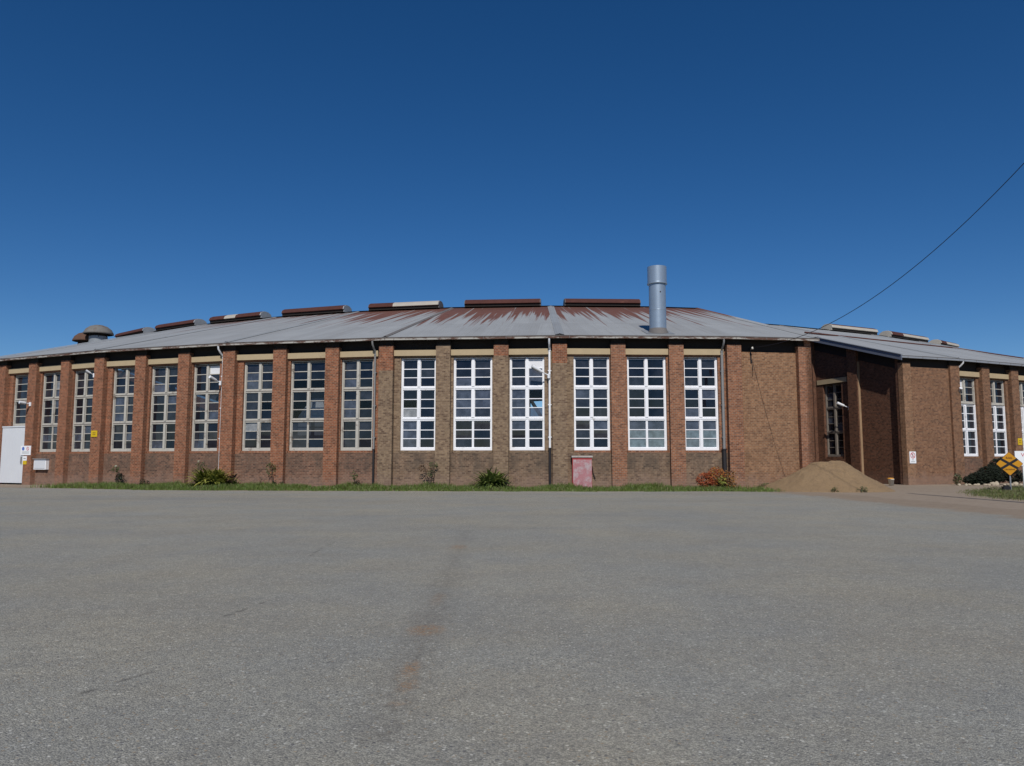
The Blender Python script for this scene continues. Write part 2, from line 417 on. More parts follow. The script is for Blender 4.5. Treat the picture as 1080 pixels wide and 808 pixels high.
WH = 8.12                                   # wall height under the roof
END_U = 4.39                                # the ring is cut here on its last face
wallmat = {k: 'red' for k in range(-8, -1)}; wallmat[-1] = 'brown'; wallmat[0] = 'orange'; wallmat[1] = 'tan'
panelmat = {k: 'panel_red' for k in range(-8, -1)}; panelmat[-1] = 'panel_brown'; panelmat[0] = 'panel_brown'
SPEC = {
 (-1, 0): {(3, 0): 'g_dark', (4, 0): 'g_open', (5, 0): 'g_pale', (3, 1): 'g_dark', (6, 0): 'g_blue'},
 (-1, 1): {(3, 0): 'g_blue', (4, 0): 'g_blue', (5, 0): 'g_blue', (3, 1): 'g_blue', (4, 1): 'g_blue', (5, 1): 'g_dusty', (0, 0): 'g_dark', (1, 0): 'g_dark', (2, 1): 'g_dark'},
 (-1, 2): {(0, 1): 'g_white', (3, 0): 'g_blue', (4, 0): 'g_blue', (5, 0): 'g_blue', (3, 1): 'g_open', (4, 1): 'g_open', (5, 1): 'g_blue', (6, 0): 'g_blue'},
 (0, 0): {(5, 1): 'g_dusty', (1, 0): 'g_dark', (4, 1): 'g_dark'},
 (0, 1): {(6, 0): 'g_blue', (6, 1): 'g_blue', (7, 0): 'g_green', (7, 1): 'g_green', (8, 0): 'g_green', (8, 1): 'g_green', (0, 1): 'g_mid', (1, 1): 'g_mid', (2, 1): 'g_mid', (3, 1): 'g_mid', (4, 1): 'g_mid', (5, 1): 'g_mid'},
 (0, 2): {(6, 0): 'g_blue', (6, 1): 'g_blue', (7, 0): 'g_green', (7, 1): 'g_green', (8, 0): 'g_green', (8, 1): 'g_green', (3, 1): 'g_blue', (3, 0): 'g_dark', (4, 1): 'g_dark', (5, 1): 'g_dark'},
 (-2, 0): {(6, 0): 'g_blue'},
 (-2, 1): {(4, 0): 'g_open', (4, 1): 'g_open', (5, 0): 'g_open', (5, 1): 'g_open', (2, 0): 'g_open', (2, 1): 'g_open', (3, 0): 'g_mid', (3, 1): 'g_mid', (6, 0): 'g_dusty'},
 (-3, 2): {(0, 1): 'g_white'},
 (-2, 2): {(4, 0): 'g_blue', (5, 0): 'g_blue', (4, 1): 'g_open'},
 (-4, 1): {(1, 1): 'g_pale'},
}
SPEC[(-2, 0)] = {(6, 0): 'g_pale', (4, 1): 'g_open'}
def bay_span(j):
    """opening inside bay j of a face (0 left, 1 middle, 2 right), measured from the face's left corner"""
    a, b = j*W+.40, (j+1)*W-.40
    if j == 0: return a+.37, b-.02
    if j == 2: return a+.03, b-.42
    return a+.12, b-.10
win_lbl = {}
for k in range(KMIN, 1):
    fr = F[k]; wm = MB(); wn = wallmat[k]; pn = panelmat[k]
    oo = -PR
    for j in range(3):
        a, b = j*W, (j+1)*W; u0, u1 = bay_span(j)
        uo = k*9.3
        door = (k == -4 and j == 0)
        zb = Z_SILL-.14
        top = 'dark' if False else wn
        if door: zb = 3.66
        if j == 0 and False: pass
        # strips either side, panel below, band above
        wn2 = 'brown' if (k == 0 and j == 0) else wn
        wm.box(fr, a, u0, oo-.35, oo, zb if not door else 0, Z_LINT, wn2, uo)
        wm.box(fr, u1, b, oo-.35, oo, zb if not door else 0, Z_LINT, wn, uo)
        if not door: wm.box(fr, a, b, oo-.35, oo, -.1, zb, pn, uo)
        wm.box(fr, a, b, oo-.35, oo, Z_LINT, Z_LTOP, wn, uo); wm.box(fr, a, b, oo-.35, oo-.05, Z_LTOP, WH, 'dark')  # near-black top band: the eave shadow is in its colour
        l = MB(); l.box(fr, a+.395, b-.395 if j != 2 else b-.52, oo-.20, oo+.13, Z_LINT+.08, Z_LTOP-.03, 'lintel')
        l.build('lintel', O)
        thin = (0,) if (k, j) in ((-1, 1), (0, 1), (-2, 1), (-4, 1), (-5, 0)) else ()
        paint = 'paint' if k >= -1 else 'oldpaint'
        if door:
            window(fr, u0, u0+1.42, 3.70, Z_LINT, oo-.17, O, 'oldpaint', tiers=2, cols=1, seed=901, sill=False)
            d = MB(); d.box(fr, .42, 2.72, -.24, -.02, .1, 3.62, 'whitesheet')
            d.box(fr, .42, 2.72, -.27, .02, 3.60, 3.68, 'whitesheet')
            for q in range(1, 6): d.box(fr, .42+q*.383-.01, .42+q*.383+.01, -.25, -.012, .12, 3.58, 'whitesheet')
            D = d.build('door', O); D['label'] = 'tall white sheeted door'
            h = MB(); h.box(fr, 2.5, 2.56, -.02, .05, 1.3, 1.75, 'greypipe'); h.build('handle', D)
            jm = MB(); jm.box(fr, u0+1.42, b, oo-.3, oo-.02, 3.5, Z_LINT, wn, uo); jm.build('wall', O)
        else:
            window(fr, u0, u1, Z_SILL, Z_LINT, oo-.16, O, paint, thin, SPEC.get((k, j)), seed=k*10+j+500, sillmat=wn)
    wm.build('wall', O)
# blank last bay and the radial end wall
fr = F[1]; wm = MB()
wm.box(fr, 0, END_U-.35, -PR-.35, -PR, -.1, 7.3, 'tan', 40); wm.box(fr, 0, END_U-.35, -PR-.35, -PR-.05, 7.3, WH, 'dark')  # upper band coloured dark as the eave's shadow
wm.build('wall', O)
def endwall(fr, u0, u1, depth, mat, parent, zeave=8.03, name='end_wall', extra=None):
    m = MB(); n = 16
    for i in range(n):
        for side in (1,):
            s0, s1 = depth*i/n, depth*(i+1)/n
            def zt(s): return zeave+.02+(s+OV)*SL if s <= DR else zeave+.02+(2*DR+OV-s)*SL
            za, zb = zt(s0)-.06, zt(s1)-.06
            P = [fr.p(u0, -s0, -.1), fr.p(u1, -s0, -.1), fr.p(u1, -s1, -.1), fr.p(u0, -s1, -.1),
                 fr.p(u0, -s0, za), fr.p(u1, -s0, za), fr.p(u1, -s1, zb), fr.p(u0, -s1, zb)]
            U = {'a': [(0, 0), (u1-u0, 0), (u1-u0, za), (0, za)], 'c': [(0, 0), (u1-u0, 0), (u1-u0, zb), (0, zb)],
                 'b': [(s0, 0), (s1, 0), (s1, zb), (s0, za)], 'd': [(s1, 0), (s0, 0), (s0, za), (s1, zb)],
                 'top': [(0, 0)]*4, 'bot': [(0, 0)]*4}
            sk = ['bot']
            if i > 0: sk.append('a')
            if i < n-1: sk.append('c')
            m.hexa(P, mat, U, sk)
    return m.build(name, parent)
endwall(F[1], END_U-.36, END_U-.01, 31.5, 'orange', O)

# pilasters
PT = 7.64
red_top = {-3: 6.3, -1: 7.02, 0: 6.62}
for i in range(KMIN*3, 4):
    k = i/3; kk = math.floor(i/3)
    if i % 3 == 0:
        a = kk*TH+YAW; fp = Fr(corner[kk], a); c = 0
    else:
        fp = F[kk]; c = (i-3*kk)*W
    mat = 'brown' if i in (-3, -2, -1, 0) else ('red' if i < -3 else 'orange')
    if i == 3: mat = 'orange'
    hw = .39
    m = MB()
    if i in red_top:
        zz = red_top[i]
        m.box(fp, c-hw, c+hw, -PR-.04, 0, -.1, zz, mat, i*3.1); m.box(fp, c-hw, c+hw, -PR-.04, 0, zz, PT, 'red', i*3.1)
    else:
        m.box(fp, c-hw, c+hw, -PR-.04, 0, -.1, PT, mat, i*3.1+.07)
    m.box(fp, c-hw+.02, c+hw-.02, -PR-.04, -.08, PT, WH, 'dark')  # pilaster head darkened to carry the eave shadow
    m.build('pilaster', O)
m = MB(); m.box(F[1], END_U-.73, END_U, -PR-.04, 0, -.1, PT, 'orange', 3.3); m.box(F[1], END_U-.71, END_U-.02, -PR-.04, -.08, PT, WH, 'dark'); m.build('pilaster', O)

# roof: each face a sheet, hips between
def lerp(a, b, t): return a+(b-a)*t
roofmat = {-8: 'roof_light', -7: 'roof_light', -6: 'roof_light', -5: 'roof_light', -4: 'roof_light', -3: 'roof_light', -2: 'roof_mid', -1: 'roof_heavy', 0: 'roof_heavy', 1: 'roof_mid'}
VE = END_U+.35                              # verge line on last face
def roof_panel(fr, e0, e1, r0, r1, i0, i1, mat, parent, ze=Z_EAVE, zr=Z_RIDGE):
    m = MB(); dn = -.05
    E0, E1 = (*e0, ze), (*e1, ze); R0, R1 = (*r0, zr), (*r1, zr); I0, I1 = (*i0, ze), (*i1, ze)
    def uvp(p, far=False):
        q = Vector(p[:2])-fr.P
        o = q.dot(fr.n)
        v = (OV-o) if not far else 2*DR+OV+o+16.3
        return (q.dot(fr.d)+fr.ang*80, v)
    m.face([E0, E1, R1, R0], mat, [uvp(p) for p in (E0, E1, R1, R0)])
    m.face([R0, R1, I1, I0], mat, [uvp(p) for p in (R0, R1)]+[(uvp(I1)[0], 2), (uvp(I0)[0], 2)])
    L = lambda p: (p[0], p[1], p[2]+dn)
    m.face([L(R0), L(R1), L(E1), L(E0)], 'soffit'); m.face([L(I0), L(I1), L(R1), L(R0)], 'soffit')
    m.face([L(E0), L(E1), E1, E0], 'hipdark'); m.face([L(E1), L(R1), R1, E1], 'hipdark'); m.face([L(R0), L(E0), E0, R0], 'hipdark')
    m.face([L(R1), L(I1), I1, R1], 'hipdark'); m.face([L(I1), L(I0), I0, I1], 'hipdark')
    return m.build('roof', parent)
for k in range(KMIN, 1):
    roof_panel(F[k], bis(k, OV), bis(k+1, OV), bis(k, -DR), bis(k+1, -DR), bis(k, -2*DR-OV), bis(k+1, -2*DR-OV), roofmat[k], O)
f1 = F[1]
xy = lambda p: Vector((p[0], p[1]))
roof_panel(f1, bis(1, OV), xy(f1.p(VE, OV, 0)), bis(1, -DR), xy(f1.p(VE, -DR, 0)), bis(1, -2*DR-OV), xy(f1.p(VE, -2*DR-OV, 0)), roofmat[1], O)
# ridge capping, hip capping
def strip_on(a, b, w, mat, lift=.03, name='ridge_capping', parent=O, wend=None):
    a, b = Vector(a), Vector(b); t = (b-a).normalized(); s = t.cross(Vector((0, 0, 1))).normalized()
    m = MB(); z = Vector((0, 0, lift)); w2 = wend or w
    P = [a+s*w/2, b+s*w2/2, b-s*w2/2, a-s*w/2]
    L = (b-a).length
    m.face([P[0]+z*.2, P[1]+z*.2, b+z*2, a+z*2], mat, [(0, 0), (0, L), (w/2, L), (w/2, 0)])
    m.face([a+z*2, b+z*2, P[2]+z*.2, P[3]+z*.2], mat, [(w/2, 0), (w/2, L), (w, L), (w, 0)])
    return m.build(name, parent)
for k in range(KMIN, 1):
    e, r = bis(k, OV+.02), bis(k, -DR)
    if k == 0: strip_on((*e, Z_EAVE+.01), (*r, Z_RIDGE+.01), .48, 'flash', .035, 'hip_capping')
    else: strip_on((*e, Z_EAVE+.01), (*r, Z_RIDGE+.01), .30, 'hipdark' if k == -1 else ('roof_mid' if k == 1 else 'flash'), .03, 'hip_capping')
for k in range(KMIN, 2):
    a = bis(k, -DR); b = bis(k+1, -DR) if k < 1 else xy(f1.p(VE, -DR, 0))
    strip_on((*a, Z_RIDGE+.01), (*b, Z_RIDGE+.01), .5, 'vrust' if k in (-2, -1, 0) else 'hipdark')
strip_on(f1.p(VE-.1, OV, Z_EAVE+.01), f1.p(VE-.1, -DR, Z_RIDGE+.01), .5, 'roof_mid', .04, 'verge_capping')

# gutters and the dark eaves beam
def gutter_run(a, b, mat, parent, z0=Z_GUT):
    a, b = Vector((a.x, a.y)), Vector((b.x, b.y)); d = (b-a); L = d.length; an = atan2(d.y, d.x)
    fg = Fr(a, an); m = MB()
    m.box(fg, 0.01, L-.01, -.12, 0, z0, z0+.115, mat, a.x)
    m.box(fg, 0.01, L-.01, -.10, -.012, z0+.115, z0+.135, 'dark')
    for q in range(int(L/1.2)):
        m.box(fg, .5+q*1.2, .53+q*1.2, -.1, .006, z0-.004, z0+.12, 'hipdark')
    m.build('gutter', parent)
for k in range(KMIN, 1): gutter_run(bis(k, OV+.03), bis(k+1, OV+.03), 'gutter', O)
gutter_run(bis(1, OV+.03), xy(f1.p(VE, OV+.03, 0)), 'gutter', O)
for k in range(KMIN, 2):
    a, b = bis(k, -.06), (bis(k+1, -.06) if k < 1 else xy(f1.p(END_U, -.06, 0)))
    d = b-a; fb = Fr(a, atan2(d.y, d.x)); m = MB()
    m.box(fb, 0, d.length, -.16, .0, 7.93, 8.05, 'dark'); m.build('eaves_plate', O)

# inner wall to the turntable court, concrete floor
for k in range(KMIN, 2):
    a, b = bis(k, -2*DR), (bis(k+1, -2*DR) if k < 1 else xy(f1.p(END_U-.4, -2*DR, 0)))
    d = b-a; L = d.length; fb = Fr(a, atan2(d.y, d.x)); m = MB()
    holes = {}
    if k == -1: holes = [(.2, 1.5), (L-1.5, L-.1)]
    elif k == -2: holes = [(L*.2, L*.2+1.2)]
    elif k == 0: holes = []
    else: holes = []
    u = 0
    for h0, h1 in list(holes)+[(L, L)]:
        if h0 > u: m.box(fb, u, h0, -.3, 0, -.1, 8.0, 'interior')
        if h1 > h0:
            m.box(fb, h0, h1, -.3, 0, 7.3, 8.0, 'interior'); m.box(fb, h0, h1, -.3, 0, -.1, 5.2, 'interior')
        u = h1
    m.build('court_wall', O)
    fl = MB()
    A, B = bis(k, -PR-.1), (bis(k+1, -PR-.1) if k < 1 else xy(f1.p(END_U-.4, -PR-.1, 0)))
    fl.face([(A.x, A.y, .03), (B.x, B.y, .03), (b.x, b.y, .03), (a.x, a.y, .03)], 'floor'); fl.build('floor', O)
endwall(F[KMIN], .05, .35, 31.5, 'red', O)

# internal posts and tie beams seen dimly through the panes
for k in range(-4, 1):
    for j in range(3):
        m = MB(); fr = F[k]; u = j*W
        m.box(fr, u-.12, u+.12, -8.2, -7.95, 0, 9.6, 'interior'); m.build('roof_post', O)
    m = MB()
    for j in range(3):
        u = j*W
        m.tube([F[k].p(u, -.7, 5.9), F[k].p(u, -4.2, 8.9)], .09, 'interior', 6)
    m.build('roof_strut', O)

m = MB(); m.tube([F[-1].p(7.25, -1.1, 5.5), F[-1].p(8.35, -1.1, 3.7)], .11, 'interior', 6); m.tube([F[-1].p(7.2, -1.3, 4.72), F[-1].p(8.5, -1.3, 4.78)], .07, 'interior', 6); m.build('brace', O)
# ridge vents
def vent(fr_pt_a, fr_pt_b, zbase, parent, mat='vrust', endmat='vgrey', pale=None, rusttop=False, paleend=None, h=.60, w=1.1, capside=True):
    a, b = Vector(fr_pt_a), Vector(fr_pt_b); d = b-a; L = d.length; fv = Fr((a.x, a.y), atan2(d.y, d.x))
    m = MB()
    prof = [(-w/2, 0), (-w/2, h*.30), (-w*.62, h*.34), (-w*.52, h*.72), (-w*.25, h*.96), (0, h), (w*.25, h*.96), (w*.52, h*.72), (w*.62, h*.34), (w/2, h*.30), (w/2, 0)]
    cuts = [0, L] if not pale else sorted({0, L, pale[0]*L, pale[1]*L})
    for c0, c1 in zip(cuts[:-1], cuts[1:]):
        mid = (c0+c1)/2
        for (o0, z0), (o1, z1) in zip(prof[:-1], prof[1:]):
            mt = mat if not (pale and pale[0]*L < mid < pale[1]*L) else 'vwhite'
            if rusttop and abs(z1-z0) < h*.3 and min(z0, z1) > h*.6: mt = mat
            if z1 < h*.34 and z0 < h*.34 and max(z0, z1) <= h*.31: mt = 'dark'
            m.face([fv.p(c0, o0, zbase+z0), fv.p(c1, o0, zbase+z0), fv.p(c1, o1, zbase+z1), fv.p(c0, o1, zbase+z1)], mt, [(c0, z0), (c1, z0), (c1, z1), (c0, z1)])
    v = m.build('ridge_vent', parent)
    for side, u in ((0, 0), (1, L)):
        e = MB(); s = -.05 if side == 0 else .05
        pts0 = [fv.p(u, o, zbase+z) for o, z in prof]; pts1 = [fv.p(u+s, o*.96, zbase+z*.97) for o, z in prof]
        e.face(pts1 if side else list(reversed(pts1)), endmat)
        for i in range(len(prof)-1): e.face([pts0[i], pts0[i+1], pts1[i+1], pts1[i]], endmat)
        e.build('end_cap', v)
    return v
def ridge_pt(k, t):
    a = bis(k, -DR); b = bis(k+1, -DR); return lerp(a, b, t)
vz = Z_RIDGE-.03
VT = {0: (.14, .885, None), -1: (.145, .895, None), -2: (.14, .88, (.35, 1.0)), -3: (.12, .86, None), -4: (.1, .84, (.3, .52)), -5: (.12, .85, None), -6: (.12, .85, None)}
for k, (t0, t1, pale) in VT.items():
    vent((*ridge_pt(k, t0), 0), (*ridge_pt(k, t1), 0), vz, O, pale=pale, endmat='hipdark' if k >= -2 else 'vgrey')

# flue
def on_roof(fr, u, up): return fr.p(u, OV-up, Z_EAVE+up*SL)
fx = F[0].p(5.46, -.95, 0)
zt = 12.03
m = MB()
m.lathe((fx[0], fx[1], 0), [(.40, .2), (.40, 8.1)], 'hipdark', 32)
m.lathe((fx[0], fx[1], 0), [(.455, 8.1), (.455, 8.45), (.455, 8.46), (.455, zt-.95)], 'galv', 40)
m.lathe((fx[0], fx[1], 0), [(.455, 9.6), (.463, 9.61), (.463, 9.63), (.455, 9.64)], 'galv', 40)
fl = m.build('flue', O); fl['label'] = 'tall bluish steel flue pipe rising through the roof'
m = MB(); m.lathe((fx[0], fx[1], 0), [(.456, zt-.97), (.522, zt-.97)], 'galv', 40); m.lathe((fx[0], fx[1], 0), [(.52, zt-.97), (.52, zt)], 'galv', 40); m.lathe((fx[0], fx[1], 0), [(.535, zt-.97), (.545, zt-.93), (.535, zt-.88)], 'galv', 40); m.lathe((fx[0], fx[1], 0), [(.52, zt), (.49, zt)], 'galv', 40); m.lathe((fx[0], fx[1], 0), [(.49, zt), (.49, zt-.9)], 'galv', 40); m.build('collar', fl)
m = MB(); m.lathe((fx[0], fx[1], 0), [(.456, 8.62), (.50, 8.50), (.56, 8.42), (.6, 8.2)], 'hipdark', 32)
m.face([F[0].p(5.46-.75, OV-.55, Z_EAVE+.55*SL+.02), F[0].p(5.46+.75, OV-.55, Z_EAVE+.55*SL+.02), F[0].p(5.46+.75, OV-2.1, Z_EAVE+2.1*SL+.02), F[0].p(5.46-.75, OV-2.1, Z_EAVE+2.1*SL+.02)], 'vgrey')
m.build('flashing', fl)
m = MB(); m.tube([(fx[0]+.08, fx[1]-.40, zt-1.45), (fx[0]+.08, fx[1]-.47, zt-1.45)], .035, 'blackpipe', 8); m.build('bolt', fl)

# round ventilators at the far left
def ventilator(x, y, z0, r, mat, seat):
    m = MB()
    m.lathe((x, y, z0), [(r*.62, -.6), (r*.62, .42)], seat, 28)
    v = m.build('ventilator', O)
    m = MB(); m.lathe((x, y, z0), [(r*.60, .42), (r*.55, .46), (r*.55, .62)], 'dark', 28)
    for q in range(6):
        a = q*pi/3; m.tube([(x+r*.58*cos(a), y+r*.58*sin(a), z0+.3), (x+r*.7*cos(a), y+r*.7*sin(a), z0+.72)], .04, 'dark', 6)
    m.build('throat', v)
    m = MB(); m.lathe((x, y, z0), [(r*.95, .60), (r*1.03, .62), (r*1.0, .74), (r*.86, 1.04), (r*.6, 1.28), (r*.3, 1.40), (0.01, 1.43)], mat, 32); m.build('cowl', v)

# downpipes
def downpipe(fr, u, o, ztop, segs, r=.05, elbow=True, head='lampwhite'):
    """segs: (z0, z1, material, radius)"""
    m = MB()
    if elbow:
        m.tube([fr.p(u, OV-.03, 7.9), fr.p(u, OV-.05, 7.72), fr.p(u, (OV+o)*.5, 7.52), fr.p(u, o, 7.36), fr.p(u, o, ztop)], r*1.05, head if isinstance(head, str) else 'greypipe', 10)
    z_hi = ztop
    for z0, z1, mt, rr in segs:
        m.tube([fr.p(u, o, z0), fr.p(u, o, z1)], rr, mt, 10)
        m.tube([fr.p(u, o, z1-.04), fr.p(u, o, z1+.02)], rr*1.25, mt, 10)
    for zz in (6.2, 4.4, 2.7):
        m.box(fr, u-.09, u+.09, -PR-.0, o+.03, zz, zz+.05, segs[0][2])
    return m.build('downpipe', O)
downpipe(F[-1], 8.76, -.18, 7.0, [(2.15, 7.3, 'paint', .06), (.05, 2.15, 'blackpipe', .075)])
downpipe(F[-3], 8.78, -.18, 7.0, [(.4, 7.3, 'lampwhite', .045)])
downpipe(F[0], 8.68, -.18, 7.0, [(2.1, 7.3, 'greypipe', .075), (.55, 2.1, 'blackpipe', .11)], head='greypipe')
downpipe(F[-2], 8.62, -.18, 7.0, [(2.1, 7.2, 'greypipe', .055), (.05, 2.1, 'blackpipe', .06)], head='greypipe')
downpipe(F[-5], 8.7, -.18, 7.0, [(.1, 7.2, 'greypipe', .055)], head='greypipe')

# ventilators placed on the far ridge
a = ridge_pt(-7, .45); 
VENTPOS = [((-35.7, 66.0), 11.72, 1.17, 'ventold', 'vgrey'), ((-37.3, 67.0), 11.25, 1.05, 'ventrust', 'vrust')]

# ==================================================================== WING
a0 = radians(19.4)
WC = Vector((24.52, 48.19))
WF = {0: Fr(WC, a0)}
L0 = 4.36
w1 = WC+WF[0].d*L0
WF[1] = Fr(w1, radians(25.6)); w2 = w1+WF[1].d*(4*W)
WF[2] = Fr(w2, radians(32.0)); w3 = w2+WF[2].d*(3*W)
WF[3] = Fr(w3, radians(38.5)); w4 = w3+WF[3].d*(3*W)
ZS2, ZL2 = 1.78, 6.93
G = empty('roundhouse_wing', (WC.x, WC.y, 0))
tag(G, 'set-back brick wing with grey iron roof, at the far right behind the diamond sign', 'building')
# front walls
wm = MB(); fr = WF[0]; wm.box(fr, .2, L0, -PR-.35, -PR*.5, -.1, 7.4, 'wing', 3); wm.box(fr, .2, L0, -PR-.35, -PR*.5-.05, 7.4, 8.06, 'dark'); wm.build('wall', G)  # top band painted dark as eave shade
for q, (k, nb) in enumerate(((1, 4), (2, 3), (3, 3))):
    fr = WF[k]; wm = MB()
    for j in range(nb):
        a, b = j*W, (j+1)*W
        u0, u1 = a+.42, b-.62
        if j % 3 == 2: u0, u1 = a+.42, b-.8
        oo = -PR
        wm.box(fr, a, u0, oo-.35, oo, ZS2-.14, ZL2, 'wing'); wm.box(fr, u1, b, oo-.35, oo, ZS2-.14, ZL2, 'wing')
        wm.box(fr, a, b, oo-.35, oo, -.1, ZS2-.14, 'panel_red'); wm.box(fr, a, b, oo-.35, oo, ZL2, ZL2+.40, 'wing'); wm.box(fr, a, b, oo-.35, oo-.05, ZL2+.40, 8.06, 'dark')  # band over the lintels has the eave shadow painted in
        l = MB(); l.box(fr, a+.395, b-.395, oo-.2, oo+.13, ZL2+.07, ZL2+.39, 'lintel'); l.build('lintel', G)
        sp = {(0, 0): 'g_white'} if (k == 1 and j == 0) else None
        if sp: sp.update({(4, 0): 'g_blue', (8, 1): 'g_blue'})
        # upper tier keeps its old paint, the two lower tiers are white
        th = (ZL2-ZS2)/3
        window(fr, u0, u1, ZS2, ZS2+2*th-.01, oo-.16, G, 'paint', seed=700+k*10+j, sillmat='wing', tiers=2, thin=(0,) if j == 1 else ())
        window(fr, u0, u1, ZS2+2*th, ZL2, oo-.16, G, 'oldpaint', seed=750+k*10+j, special=sp, tiers=1, sill=False)
    wm.build('wall', G)
# wing pilasters
def pil(fr, u0, u1, o0, o1, mat='wing', par=G, z1=8.04):
    m = MB(); m.box(fr, u0, u1, o0, o1, -.1, 7.64, mat, u0*1.7); m.box(fr, u0+.02, u1-.02, o0, o1-.08, 7.64, z1, 'dark'); return m.build('pilaster', par)  # dark head paints the eave shadow
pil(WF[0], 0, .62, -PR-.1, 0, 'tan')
pil(WF[0], L0-.42, L0+.36, -PR-.1, .0)
for j in range(1, 5): pil(WF[1], j*W-.39, j*W+.39, -PR-.1, 0)
for k in (2, 3):
    for j in range(1, 4): pil(WF[k], j*W-.39, j*W+.39, -PR-.1, 0)
# wing end wall: plane at u = .3, pilasters project to u = 0
IN = .28
def zt(s): return 8.03+(s+OV)*SL if s <= DR else 8.03+(2*DR+OV-s)*SL
EW = Fr(WF[0].p(IN, 0, 0), a0-pi/2)          # looking at the end wall from its left: u runs towards the front
def ep(s, o, z): return WF[0].p(IN-o, -s, z)  # s back from the front face, o out from end wall plane
m = MB()
WS0, WS1 = 5.62, 7.42                        # window opening in the end wall
segs = [.35, 3.9, WS0, WS1, 11, DR, 22, 31.7]
for s0, s1 in zip(segs[:-1], segs[1:]):
    def slab(z0a, z0b, z1a, z1b):
        P = [ep(s1, 0, z0b), ep(s0, 0, z0a), ep(s0, -.35, z0a), ep(s1, -.35, z0b), ep(s1, 0, z1b), ep(s0, 0, z1a), ep(s0, -.35, z1a), ep(s1, -.35, z1b)]
        U = {'a': [(-s1, z0b), (-s0, z0a), (-s0, z1a), (-s1, z1b)], 'b': [(0, z0a), (.35, z0a), (.35, z1a), (0, z1a)], 'c': [(-s0, z0a), (-s1, z0b), (-s1, z1b), (-s0, z1a)],
             'd': [(0, z0b), (.35, z0b), (.35, z1b), (0, z1b)], 'top': [(0, 0)]*4, 'bot': [(0, 0)]*4}
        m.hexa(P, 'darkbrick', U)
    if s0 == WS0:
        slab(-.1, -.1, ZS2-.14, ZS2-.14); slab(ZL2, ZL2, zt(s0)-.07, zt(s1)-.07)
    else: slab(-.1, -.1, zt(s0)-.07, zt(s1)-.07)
m.build('wall', G)
class EF:                                    # frame on the end wall: u = -s
    def __init__(s): pass
    def p(s, u, o, z): return ep(-u, o, z)
ef = EF()
def epil(s0, s1, out, mat):
    m = MB(); m.box(ef, -s1, -s0, -.05, out, -.1, 1, mat)
    m = MB()
    za, zb = zt(s0)-.08, zt(s1)-.08
    P = [ep(s1, out, -.1), ep(s0, out, -.1), ep(s0, -.05, -.1), ep(s1, -.05, -.1), ep(s1, out, zb), ep(s0, out, za), ep(s0, -.05, za), ep(s1, -.05, zb)]
    U = {'a': [(-s1, 0), (-s0, 0), (-s0, za), (-s1, zb)], 'b': [(0, 0), (.3, 0), (.3, za), (0, za)], 'c': [(0, 0)]*4, 'd': [(0, 0), (.3, 0), (.3, zb), (0, zb)], 'top': [(0, 0)]*4, 'bot': [(0, 0)]*4}
    m.hexa(P, mat, U); m.build('pilaster', G)
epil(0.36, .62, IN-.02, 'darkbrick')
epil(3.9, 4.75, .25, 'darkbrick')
m = MB(); m.box(ef, -3.9, -3.87, -.02, .17, -.1, zt(3.87)-1.1, 'edge'); m.build('sunlit_flank_strip', G)  # added pale strip imitates sunlight on the pilaster's front flank
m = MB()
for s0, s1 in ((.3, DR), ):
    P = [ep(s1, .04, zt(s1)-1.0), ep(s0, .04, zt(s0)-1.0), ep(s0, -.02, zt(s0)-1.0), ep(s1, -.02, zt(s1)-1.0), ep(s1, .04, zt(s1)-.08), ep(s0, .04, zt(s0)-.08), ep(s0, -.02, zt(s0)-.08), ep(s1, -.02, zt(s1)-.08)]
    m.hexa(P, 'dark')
m.build('verge_shade_strip', G)  # added dark strip: the verge's shadow painted along the end wall
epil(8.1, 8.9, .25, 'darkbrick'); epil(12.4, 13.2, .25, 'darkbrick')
l = MB(); l.box(ef, -7.95, -5.05, -.2, .05, ZL2, ZL2+.33, 'lintel'); l.build('lintel', G)
window(ef, -WS1, -WS0, ZS2, ZL2-.02, -.22, G, 'oldwood', seed=31, sillmat='darkbrick')
# wing roof
def wbis(k, o):
    P = {0: WC, 1: w1, 2: w2, 3: w3, 4: w4}[k]
    a = {1: (WF[0].ang+WF[1].ang)/2, 2: (WF[1].ang+WF[2].ang)/2, 3: (WF[2].ang+WF[3].ang)/2, 4: WF[3].ang}[k]
    h = {1: (WF[1].ang-WF[0].ang)/2, 2: (WF[2].ang-WF[1].ang)/2, 3: (WF[3].ang-WF[2].ang)/2, 4: 0}[k]
    return P+Vector((sin(a), -cos(a)))*o/cos(h)
VG = -.38
we = [xy(WF[0].p(VG, OV, 0)), xy(WF[0].p(VG, -DR, 0)), xy(WF[0].p(VG, -2*DR-OV, 0))]
prev = we
for k in range(0, 4):
    nx = [wbis(k+1, OV), wbis(k+1, -DR), wbis(k+1, -2*DR-OV)]
    roof_panel(WF[k], prev[0], nx[0], prev[1], nx[1], prev[2], nx[2], 'roof_wing', G)
    strip_on((*prev[1], Z_RIDGE+.01), (*nx[1], Z_RIDGE+.01), .5, 'vgrey', parent=G)
    if k > 0: strip_on((*prev[0], Z_EAVE+.01), (*prev[1], Z_RIDGE+.01), .26, 'flash', .025, 'hip_capping', G)
    gutter_run(xy(WF[0].p(VG, OV+.03, 0)) if k == 0 else wbis(k, OV+.03), wbis(k+1, OV+.03), 'gutter_grey', G)
    prev = nx
